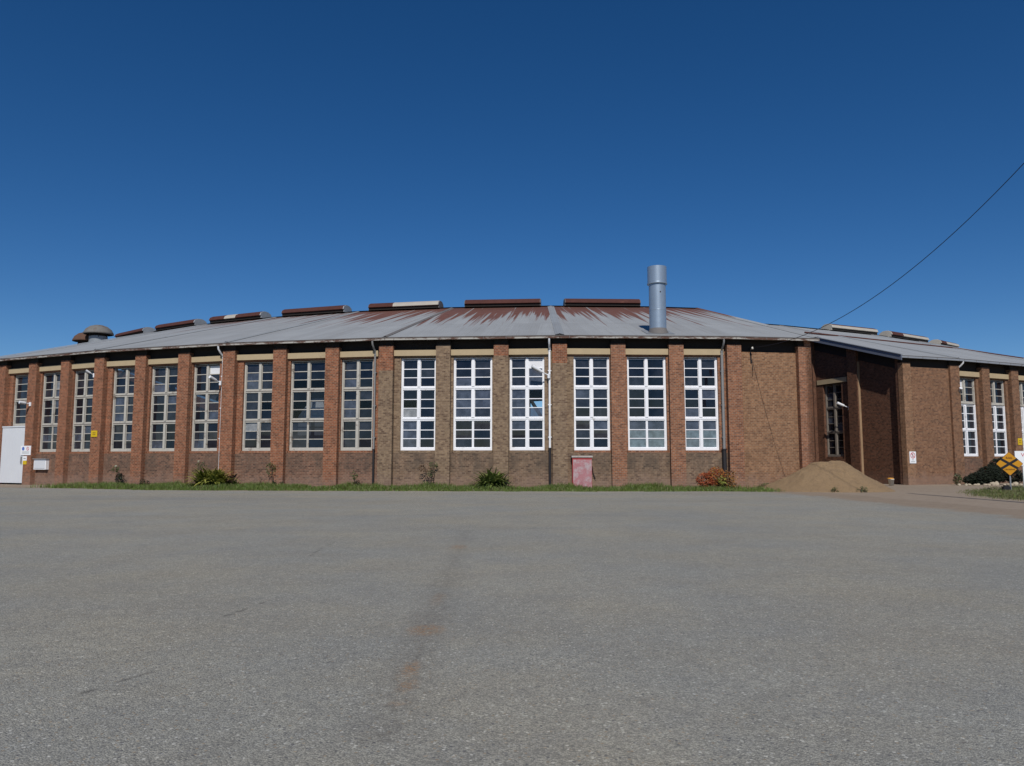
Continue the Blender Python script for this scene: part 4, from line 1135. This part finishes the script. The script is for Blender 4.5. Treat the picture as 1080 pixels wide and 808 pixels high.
# ------------------------------------------------------------------ sand pile
def sand_mat():
    m, nt, b, out = new_mat('sand')
    g = coords(nt, 'Object'); a = noise_(nt, g, 1.2, 6, .65); c = noise_(nt, g, 18, 4, .7)
    cc = mix(nt, a, (.34, .222, .115), (.44, .30, .165)); cc = mix(nt, ramp(nt, c, .45, .7, 0, .5), cc, (.19, .13, .08))
    f = noise_(nt, g, 55, 2, .6); cc = mix(nt, ramp(nt, f, .5, .7, 0, .4), cc, (.33, .245, .15))
    nt.links.new(cc, b.inputs['Base Color']); b.inputs['Roughness'].default_value = .95
    bp = N(nt, 'ShaderNodeBump'); bp.inputs['Strength'].default_value = 1.0; bp.inputs['Distance'].default_value = .07
    cc = mix(nt, ramp(nt, noise_(nt, g, 3.2, 6, .75), .5, .68, 0, .45), cc, (.20, .132, .075)); nt.links.new(cc, b.inputs['Base Color'])
    nt.links.new(math_(nt, 'ADD', c, f), bp.inputs['Height']); nt.links.new(bp.outputs[0], b.inputs['Normal'])
    return m
M['sand'] = sand_mat()
cxp, cyp = 16.15, 39.35
verts = []; faces = []; nr, ns = 80, 220
for j in range(nr+1):
    t = j/nr
    for k in range(ns):
        a = 2*pi*k/ns; rx = 3.7 if cos(a) < 0 else 3.05; ry = 2.5
        rr_ = 1+.05*mnoise.noise(Vector((cos(a)*1.5, sin(a)*1.5, 2)))
        x, y = cxp+rx*t*rr_*cos(a), cyp+ry*t*rr_*sin(a)
        tt = t
        h = 1.88*(1-tt)**1.05 if tt > .25 else 1.88*((1-.25)**1.05)+.05*(1-tt/.25)
        h *= 1+.04*sin(a*2)
        h += (.07*mnoise.noise(Vector((x*1.1, y*1.1, 0)))+.06*abs(mnoise.noise(Vector((x*2.2, y*2.2, 8))))-.03+.035*mnoise.noise(Vector((x*3.5, y*3.5, 5)))+.022*mnoise.noise(Vector((x*9, y*9, 5)))+.014*mnoise.noise(Vector((x*21, y*21, 5))))*min(1, (1-tt)*5)
        # a furrow down the front right flank
        fx0, fy0, fx1, fy1 = 16.0, 38.6, 17.3, 37.0
        dx, dy = fx1-fx0, fy1-fy0; q = max(0, min(1, ((x-fx0)*dx+(y-fy0)*dy)/(dx*dx+dy*dy))); dd = sqrt((x-fx0-dx*q)**2+(y-fy0-dy*q)**2)
        h -= .06*max(0, 1-dd/.1)
        verts.append((x-cxp, y-cyp, max(h, 0)-(.03 if j == nr else 0)))
for j in range(nr):
    for k in range(ns):
        k2 = (k+1) % ns; faces.append((j*ns+k, j*ns+k2, (j+1)*ns+k2, (j+1)*ns+k))
me = bpy.data.meshes.new('sand_pile'); me.from_pydata(verts, [], faces); me.materials.append(M['sand'])
me.polygons.foreach_set('use_smooth', [True]*len(faces))
sp_ = bpy.data.objects.new('sand_pile', me); col.objects.link(sp_); sp_.location = (cxp, cyp, .004)
tag(sp_, 'broad heap of brown sand in front of the recess between the two brick buildings', 'sand pile')
bush('weed_plant', 15.3, 36.95, [(0, 0, .1, .2, .15, .16, 60, 'weed')], 'small green weed tuft at the front foot of the sand pile, the left of two', 'plant', .05, seed=30, stems=2)
bush('weed_plant', 16.55, 36.9, [(0, 0, .12, .28, .15, .18, 90, 'weed')], 'small green weed tuft at the front foot of the sand pile, the right of two', 'plant', .05, seed=31, stems=2)

# ------------------------------------------------------------------ bucket
bx, by = 22.75, 46.75
b_ = empty('plastic_bucket', (bx, by, 0)); m = MB(); m.lathe((bx, by, 0), [(0.001, .01), (.13, .01), (.17, .36), (.18, .36), (.18, .40), (.16, .40)], 'plastic', 20); m.build('body', b_)
m = MB(); m.lathe((bx-.03, by, .0), [(.185, .40), (.19, .44), (.12, .47), (.001, .48)], 'orangepl', 16); m.build('lid', b_)
tag(b_, 'white plastic bucket with an orange lid on the ground right of the sand pile', 'bucket')

# ------------------------------------------------------------------ lamps on the walls
def wall_lamp(P0, tip, label, headlen=.5, r=.05, fr=None):
    P0, tip = Vector(P0), Vector(tip); root = empty('wall_lamp', P0)
    m = MB(); m.tube([P0, P0+(tip-P0)*.5], r*.6, 'lampwhite', 8); m.build('arm', root)
    m = MB(); d = (tip-P0)
    m.tube([P0+d*.42, P0+d*.55, tip], r*1.5, 'lampwhite', 8, r2=r*1.9); m.build('lamp_head', root)
    m = MB(); z = Vector((0, 0, -.06)); m.tube([P0+d*.62+z, tip+z], r*1.35, 'greypipe', 8); m.build('lens', root)
    m = MB(); q = P0
    m.box(fr, 0, 0, 0, 0, 0, 0, 'lampwhite') if False else None
    m.tube([P0+Vector((0, 0, -.14)), P0+Vector((0, 0, .1))], r*1.6, 'lampwhite', 8); m.build('bracket', root)
    return tag(root, label, 'lamp', 'lamps bracketed on the brick walls')
f = F[-1]; wall_lamp(f.p(8.72, -.08, 5.95), f.p(7.85, .35, 6.42), 'white arm lamp on the white downpipe right of the third white window', fr=f)
f = F[-3]; wall_lamp(f.p(8.74, -.06, 5.85), f.p(8.60, .65, 6.12), 'white arm lamp on the thin white downpipe above the yellow-green clump', fr=f)
f = F[-4]; wall_lamp(f.p(8.9, .02, 6.6), f.p(8.75, .42, 6.85), 'arm lamp high beside the pilaster that carries the yellow plate', r=.032, fr=f)
f = F[-4]; wall_lamp(f.p(3.1, .02, 5.05), f.p(3.0, .65, 5.12), 'white arm lamp on the pilaster above the door signs at the far left', fr=f)
f = WF[1]; wall_lamp(f.p(.42, -.12, 5.75), f.p(.2, .2, 6.15), 'white arm lamp at the top of the first window of the right-hand wing', fr=f)
wall_lamp(ep(4.95, .02, 5.1), ep(5.25, .75, 5.45), 'white arm lamp on the shaded end wall behind the sand pile', fr=ef)

# ------------------------------------------------------------------ writing helper
def text_mesh(s, size, mat, fr, u, o, z, parent, name='lettering', ext=.004, align='CENTER'):
    cu = bpy.data.curves.new(name, 'FONT'); cu.body = s; cu.size = size; cu.align_x = align; cu.align_y = 'CENTER'; cu.extrude = ext
    t = bpy.data.objects.new('tmp', cu); col.objects.link(t)
    dg = bpy.context.evaluated_depsgraph_get(); me = bpy.data.meshes.new_from_object(t.evaluated_get(dg))
    bpy.data.objects.remove(t); me.name = name
    org = parent_origin(parent)
    for v in me.vertices:
        q = fr.p(u+v.co.x, o+v.co.z, z+v.co.y); v.co = Vector(q)-org
    me.materials.clear(); me.materials.append(M[mat])
    ob = bpy.data.objects.new(name, me); col.objects.link(ob); ob.parent = parent; return ob
def ring(m, fr, u, z, o, r, w_, mat, seg=28):
    for i in range(seg):
        a, b = 2*pi*i/seg, 2*pi*(i+1)/seg
        m.face([fr.p(u+r*cos(a), o, z+r*sin(a)), fr.p(u+r*cos(b), o, z+r*sin(b)), fr.p(u+(r-w_)*cos(b), o, z+(r-w_)*sin(b)), fr.p(u+(r-w_)*cos(a), o, z+(r-w_)*sin(a))], mat)
def disc(m, fr, u, z, o, r, mat, seg=24):
    m.face([fr.p(u+r*cos(2*pi*i/seg), o, z+r*sin(2*pi*i/seg)) for i in range(seg)], mat)
def bar(m, fr, u0, z0, u1, z1, o0, o1, w_, mat):
    dx, dz = u1-u0, z1-z0; L = sqrt(dx*dx+dz*dz); nx, nz = -dz/L*w_/2, dx/L*w_/2
    c = [(u0+nx, z0+nz), (u0-nx, z0-nz), (u1-nx, z1-nz), (u1+nx, z1+nz)]
    P = [fr.p(a, o1, b) for a, b in c]+[fr.p(a, o0, b) for a, b in c]
    m.face(P[:4], mat); m.face([P[7], P[6], P[5], P[4]], mat)
    for i in range(4): j = (i+1) % 4; m.face([P[i], P[j], P[4+j], P[4+i]], mat)

# prohibition sign on the wing's corner
fr = WF[0]; r_ = empty('prohibition_sign', fr.p(.42, .0, 1.35)); m = MB(); m.box(fr, .17, .68, .004, .03, 1.33, 2.06, 'paint'); m.build('plate', r_)
m = MB(); ring(m, fr, .425, 1.82, .034, .19, .045, 'redink'); bar(m, fr, .30, 1.95, .55, 1.69, .033, .038, .04, 'redink'); bar(m, fr, .40, 1.72, .43, 1.93, .032, .036, .07, 'greyink'); m.build('pictogram', r_)
text_mesh('NO', .1, 'greyink', fr, .425, .034, 1.55, r_); text_mesh('ENTRY', .1, 'greyink', fr, .425, .034, 1.43, r_)
tag(r_, 'white sign with a red crossed circle on the corner of the right-hand wing', 'sign')
# door signs at the far left
fr = F[-4]
r_ = empty('safety_sign', fr.p(2.95, .0, 1.85)); m = MB(); m.box(fr, 2.45, 3.43, .004, .03, 1.84, 2.42, 'paint'); m.build('plate', r_)
m = MB(); disc(m, fr, 2.7, 2.24, .034, .12, 'blueink'); ring(m, fr, 3.14, 2.24, .034, .12, .035, 'redink'); bar(m, fr, 3.06, 2.32, 3.22, 2.16, .033, .037, .03, 'redink')
for q in range(3): m.box(fr, 2.58, 3.3, .031, .034, 2.05-q*.06, 2.07-q*.06, 'greyink')
m.build('pictogram', r_); tag(r_, 'white safety sign with a blue and a red roundel beside the tall white door', 'sign')
r_ = empty('notice', fr.p(2.85, 0, 1.3)); m = MB(); m.box(fr, 2.72, 3.08, .004, .025, 1.5, 1.78, 'paint'); m.box(fr, 2.72, 3.08, .004, .025, 1.26, 1.497, 'yellow'); m.build('plate', r_)
m = MB(); m.box(fr, 2.78, 3.0, .026, .029, 1.6, 1.66, 'greyink'); m.build('lettering', r_); tag(r_, 'small white and yellow notice below the safety sign by the tall white door', 'sign')
r_ = empty('meter_box', fr.p(4.2, -PR, .95)); m = MB(); m.box(fr, 3.62, 4.78, -PR-.01, -PR+.2, .95, 1.58, 'paint'); m.build('box', r_)
m = MB(); m.box(fr, 3.7, 4.7, -PR+.2, -PR+.225, 1.02, 1.5, 'whitesheet'); m.build('door', r_)
m = MB(); m.box(fr, 3.58, 4.82, -PR-.01, -PR+.28, 1.583, 1.63, 'greypipe'); m.build('hood', r_); tag(r_, 'white metal box on the wall under the window right of the tall white door', 'box')
# yellow plates
def yellow(fr, u0, u1, z0, z1, label, o=.004):
    r_ = empty('yellow_sign', fr.p((u0+u1)/2, o, z0)); m = MB(); m.box(fr, u0, u1, o, o+.025, z0, z1, 'yellow'); m.build('plate', r_)
    m = MB(); w_ = u1-u0
    for a in (.36, .64):
        for b in (.36, .64): m.box(fr, u0+w_*a-.03, u0+w_*a+.03, o+.026, o+.029, z0+(z1-z0)*b-.035, z0+(z1-z0)*b+.035, 'brownink')
    m.build('lettering', r_); tag(r_, label, 'sign')
yellow(F[-3], -.3, .16, 2.9, 3.27, 'small yellow plate with dark marks on a pilaster of the curved wall, left part', o=.012)
yellow(WF[1], 6.05, 6.5, 2.55, 3.0, 'small yellow plate with dark marks on a pilaster of the wing, above the diamond sign')
# faded red cupboard
M['pink'] = simple('faded_red_paint', (.38, .165, .18), .6, var=.25, scale=3.5, c2=(.42, .33, .34), thr=(.46, .62))
fr = F[0]; r_ = empty('red_cupboard', fr.p(1.1, 0, 0)); m = MB(); m.box(fr, .62, 1.64, -PR-.0, .05, .02, 1.66, 'pinkedge'); m.build('body', r_)
m = MB(); m.box(fr, .66, 1.62, .051, .075, .06, 1.55, 'pink'); m.build('door', r_)
m = MB(); m.box(fr, .58, 1.68, -PR-.0, .1, 1.663, 1.75, 'cap'); m.build('cap', r_)
m = MB(); m.tube([fr.p(1.7, -.2, 1.2), fr.p(1.72, -.2, .9), fr.p(1.85, -.2, .55)], .02, 'blackpipe', 6); m.build('pipe', r_)
tag(r_, 'faded red metal cupboard with peeling paint under the fourth white window', 'cupboard')

# railway diamond sign
sx, sy = 25.2, 39.4
fs = Fr((sx, sy), radians(-22)); r_ = empty('railway_crossing_sign', (sx, sy, 0))
m = MB(); m.tube([(sx, sy, -.05), (sx, sy, 1.9)], .04, 'post', 10); m.build('post', r_)
def dia(m, r, o0, o1, mat, zc=1.34):
    c = [(-r, 0), (0, -r*1.02), (r, 0), (0, r*1.02)]
    # rounded corners
    pts = []
    for i in range(4):
        a = Vector(c[i-1]); b = Vector(c[i]); d = Vector(c[(i+1) % 4])
        pts += [b.lerp(a, .07), b.lerp(a, .02).lerp(b.lerp(d, .02), .5), b.lerp(d, .07)]
    A = [fs.p(p_.x, o1, zc+p_.y) for p_ in pts]; B = [fs.p(p_.x, o0, zc+p_.y) for p_ in pts]
    m.face(A, mat); m.face(list(reversed(B)), 'post')
    for i in range(len(pts)): j = (i+1) % len(pts); m.face([A[i], B[i], B[j], A[j]], mat)
m = MB(); dia(m, .60, .045, .06, 'brownink'); pl_ = m.build('panel', r_)
m = MB(); dia(m, .578, .0605, .063, 'signyellow'); m.build('face', pl_)
m = MB(); R1 = .44
bar(m, fs, -.36, 1.34+.24, .36, 1.34-.24, .064, .068, .12, 'black'); bar(m, fs, -.36, 1.34-.24, .36, 1.34+.24, .0645, .0685, .12, 'black'); m.build('cross', pl_)
text_mesh('RAIL', .15, 'brownink', fs, 0, .068, 1.34+.29, r_); text_mesh('CROSSING', .095, 'brownink', fs, 0, .068, 1.34-.29, r_)
tag(r_, 'amber diamond railway crossing sign with a black cross on a steel post, right edge', 'sign')
m = MB(); fb = Fr((sx-.55, sy+.05), radians(-10)); m.box(fb, .1, .42, 0, .3, 0, .2, 'black'); m.box(fb, .16, .36, .06, .24, .2, .26, 'black')
o_ = m.build('black_block', loc=(sx-.3, sy, 0)); tag(o_, 'small black block on the grass at the foot of the diamond sign', 'block')
# white board on posts
wx, wy = 27.85, 42.3; fb = Fr((wx, wy), radians(-12)); r_ = empty('white_signboard', (wx, wy, 0))
m = MB(); m.box(fb, -.06, .06, -.1, 0, -.05, 1.25, 'paint'); m.build('post', r_)
m = MB(); m.box(fb, 2.0, 2.12, -.1, 0, -.05, 1.25, 'paint'); m.build('post', r_)
m = MB(); m.box(fb, -.42, 2.3, -.05, .02, 1.22, 2.02, 'paint'); m.build('board', r_)
text_mesh('VISITORS', .28, 'redink', fb, -.12, .021, 1.8, r_, align='LEFT')
tag(r_, 'white signboard with red lettering on white posts at the right edge', 'sign')

# ------------------------------------------------------------------ overhead cable
ins = F[1].p(1.06, -PR, 7.42)
r_ = empty('cable_bracket', ins); m = MB()
m.tube([F[1].p(1.06, -PR, 7.42), F[1].p(1.03, -PR+.3, 7.46)], .025, 'greypipe', 6)
m.tube([F[1].p(1.06, -PR+.02, 7.5), F[1].p(1.06, -PR+.02, 6.7)], .03, 'blackpipe', 6); m.build('bracket', r_)
m = MB(); m.lathe(F[1].p(1.03, -PR+.32, 7.40), [(.02, 0), (.06, .02), (.06, .1), (.03, .13), (.001, .14)], 'plastic', 12); m.build('insulator', r_)
m = MB(); m.tube([F[1].p(1.1, -PR+.02, 6.9), F[1].p(1.16, -PR+.03, 6.3), F[1].p(1.12, -PR+.03, 6.0)], .018, 'blackpipe', 6); m.build('wire_tail', r_)
tag(r_, 'small bracket with a white insulator under the eaves of the blank brick bay', 'bracket')
CAB = [(844, 355.5), (874.4, 341.7), (916, 318), (969, 277.8), (1030, 220.8), (1079, 173.6), (1130, 118)]
P0 = Vector(F[1].p(1.03, -PR+.32, 7.5)); pts = [P0]
pitch_ = math.atan((485.81-404)/815.5)
for px_, py_ in CAB:
    a = (px_-540)/815.5; b = (404-py_)/815.5; r = Vector((a, cos(pitch_)-b*sin(pitch_), sin(pitch_)+b*cos(pitch_)))
    # the cable runs in a vertical plane leaving the wall: X = X0 + .256 (Y0 - Y)
    t = (P0.x+.256*P0.y)/(r.x+.256*r.y); pts.append(Vector((r.x*t, r.y*t, 1.5+r.z*t)))
# smooth it: parabola z = z0 + a s + b s^2
s_ = [(q.xy-P0.xy).length for q in pts]; zz = [q.z-P0.z for q in pts]
S2 = sum(x*x for x in s_); S3 = sum(x**3 for x in s_); S4 = sum(x**4 for x in s_); T1 = sum(x*z for x, z in zip(s_, zz)); T2 = sum(x*x*z for x, z in zip(s_, zz))
det = S2*S4-S3*S3; A_ = (T1*S4-T2*S3)/det; B_ = (S2*T2-S3*T1)/det
dirc = (pts[-1].xy-P0.xy).normalized(); SM = s_[-1]*1.25
m = MB(); m.tube([(P0.x+dirc.x*q, P0.y+dirc.y*q, P0.z+A_*q+B_*q*q) for q in [SM*i/40 for i in range(41)]], .013, 'cable', 6)
cb = m.build('overhead_cable', loc=P0); tag(cb, 'black overhead cable sweeping up from the roof to the upper right corner', 'cable')
# stub of pole that carries the far end, outside the picture
e = (P0.x+dirc.x*SM, P0.y+dirc.y*SM, P0.z+A_*SM+B_*SM*SM)
m = MB(); m.tube([(e[0], e[1], -.2), (e[0], e[1], e[2]+.4)], .15, 'bark', 12, r2=.11); pr_ = m.build('cable_pole', loc=(e[0], e[1], 0)); tag(pr_, 'timber pole carrying the far end of the overhead cable', 'pole')

# ------------------------------------------------------------------ a pale machine inside, seen through the panes
q = F[-2].p(4.55, -1.9, 0); fi = Fr((q[0], q[1]), F[-2].ang)
r_ = empty('white_machine', (q[0], q[1], 0)); m = MB()
P = [fi.p(-1.0, .4, 0), fi.p(.62, .4, 0), fi.p(.62, -.4, 0), fi.p(-1.0, -.4, 0), fi.p(-1.0, .4, 4.0), fi.p(.62, .4, 4.0), fi.p(.62, -.4, 4.0), fi.p(-1.0, -.4, 4.0)]
m.hexa(P, 'whitesheet')
P = [fi.p(-1.0, .4, 4.001), fi.p(.62, .4, 4.001), fi.p(.62, -.4, 4.001), fi.p(-1.0, -.4, 4.001), fi.p(-.3, .2, 5.0), fi.p(.38, .2, 5.0), fi.p(.38, -.2, 5.0), fi.p(-.3, -.2, 5.0)]
m.hexa(P, 'whitesheet'); m.build('hood', r_)
m = MB(); m.tube([fi.p(.95, .5, 3.9), fi.p(.7, .5, 5.0), fi.p(.95, .5, 5.05)], .06, 'whitesheet', 8); m.build('arm', r_)
tag(r_, 'pale hooded machine standing inside, seen through a left-hand window', 'machine')

SKY_ALT, SKY_AIR, SKY_DUST, SKY_OZ, SKY_STR, SUN_E, EXPO = 2600, 1.0, 0.0, 3.4, .073, 3.65, 0.0
SKY_SAT, SKY_HUE = 1.29, .504
# ------------------------------------------------------------------ world, sun, camera
SUN_AZ = radians(-1); SUN_EL = radians(43)   # azimuth from behind the camera, positive to the left
w = bpy.data.worlds.new('World'); scene.world = w; w.use_nodes = True
nt = w.node_tree; nt.nodes.clear()
sky = nt.nodes.new('ShaderNodeTexSky'); sky.sky_type = 'NISHITA'; sky.sun_disc = False
sdir = Vector((-sin(SUN_AZ)*cos(SUN_EL), -cos(SUN_AZ)*cos(SUN_EL), sin(SUN_EL)))   # towards the sun
sky.sun_elevation = SUN_EL; sky.sun_rotation = atan2(sdir.x, sdir.y)
sky.altitude = SKY_ALT; sky.air_density = SKY_AIR; sky.dust_density = SKY_DUST; sky.ozone_density = SKY_OZ
bg = nt.nodes.new('ShaderNodeBackground'); bg.inputs[1].default_value = SKY_STR
wo = nt.nodes.new('ShaderNodeOutputWorld')
hs = nt.nodes.new('ShaderNodeHueSaturation'); hs.inputs['Saturation'].default_value = SKY_SAT; hs.inputs['Hue'].default_value = SKY_HUE
nt.links.new(sky.outputs[0], hs.inputs['Color']); nt.links.new(hs.outputs[0], bg.inputs[0]); nt.links.new(bg.outputs[0], wo.inputs[0])
sd = bpy.data.lights.new('sun', 'SUN'); sd.energy = SUN_E; sd.angle = radians(.53); sd.color = (1, .95, .88)
so = bpy.data.objects.new('sun', sd); col.objects.link(so); so.location = (0, 0, 60)
so.rotation_euler = sdir.to_track_quat('Z', 'Y').to_euler()
cd = bpy.data.cameras.new('camera'); cd.sensor_width = 36; cd.lens = 815.5/1080*36; cd.clip_end = 3000; cd.clip_start = .1
co = bpy.data.objects.new('camera', cd); col.objects.link(co); co.location = (0, 0, 1.5)
co.rotation_euler = (radians(90)+math.atan((485.81-404)/815.5), 0, 0)
scene.camera = co
vs = scene.view_settings; vs.view_transform = 'Standard'; vs.look = 'None'; vs.exposure = EXPO; vs.gamma = 1
scene.render.engine = 'CYCLES'
c = scene.cycles; c.max_bounces = 6; c.diffuse_bounces = 3; c.glossy_bounces = 3; c.transparent_max_bounces = 10; c.transmission_bounces = 2
c.use_denoising = True; c.caustics_reflective = False; c.caustics_refractive = False
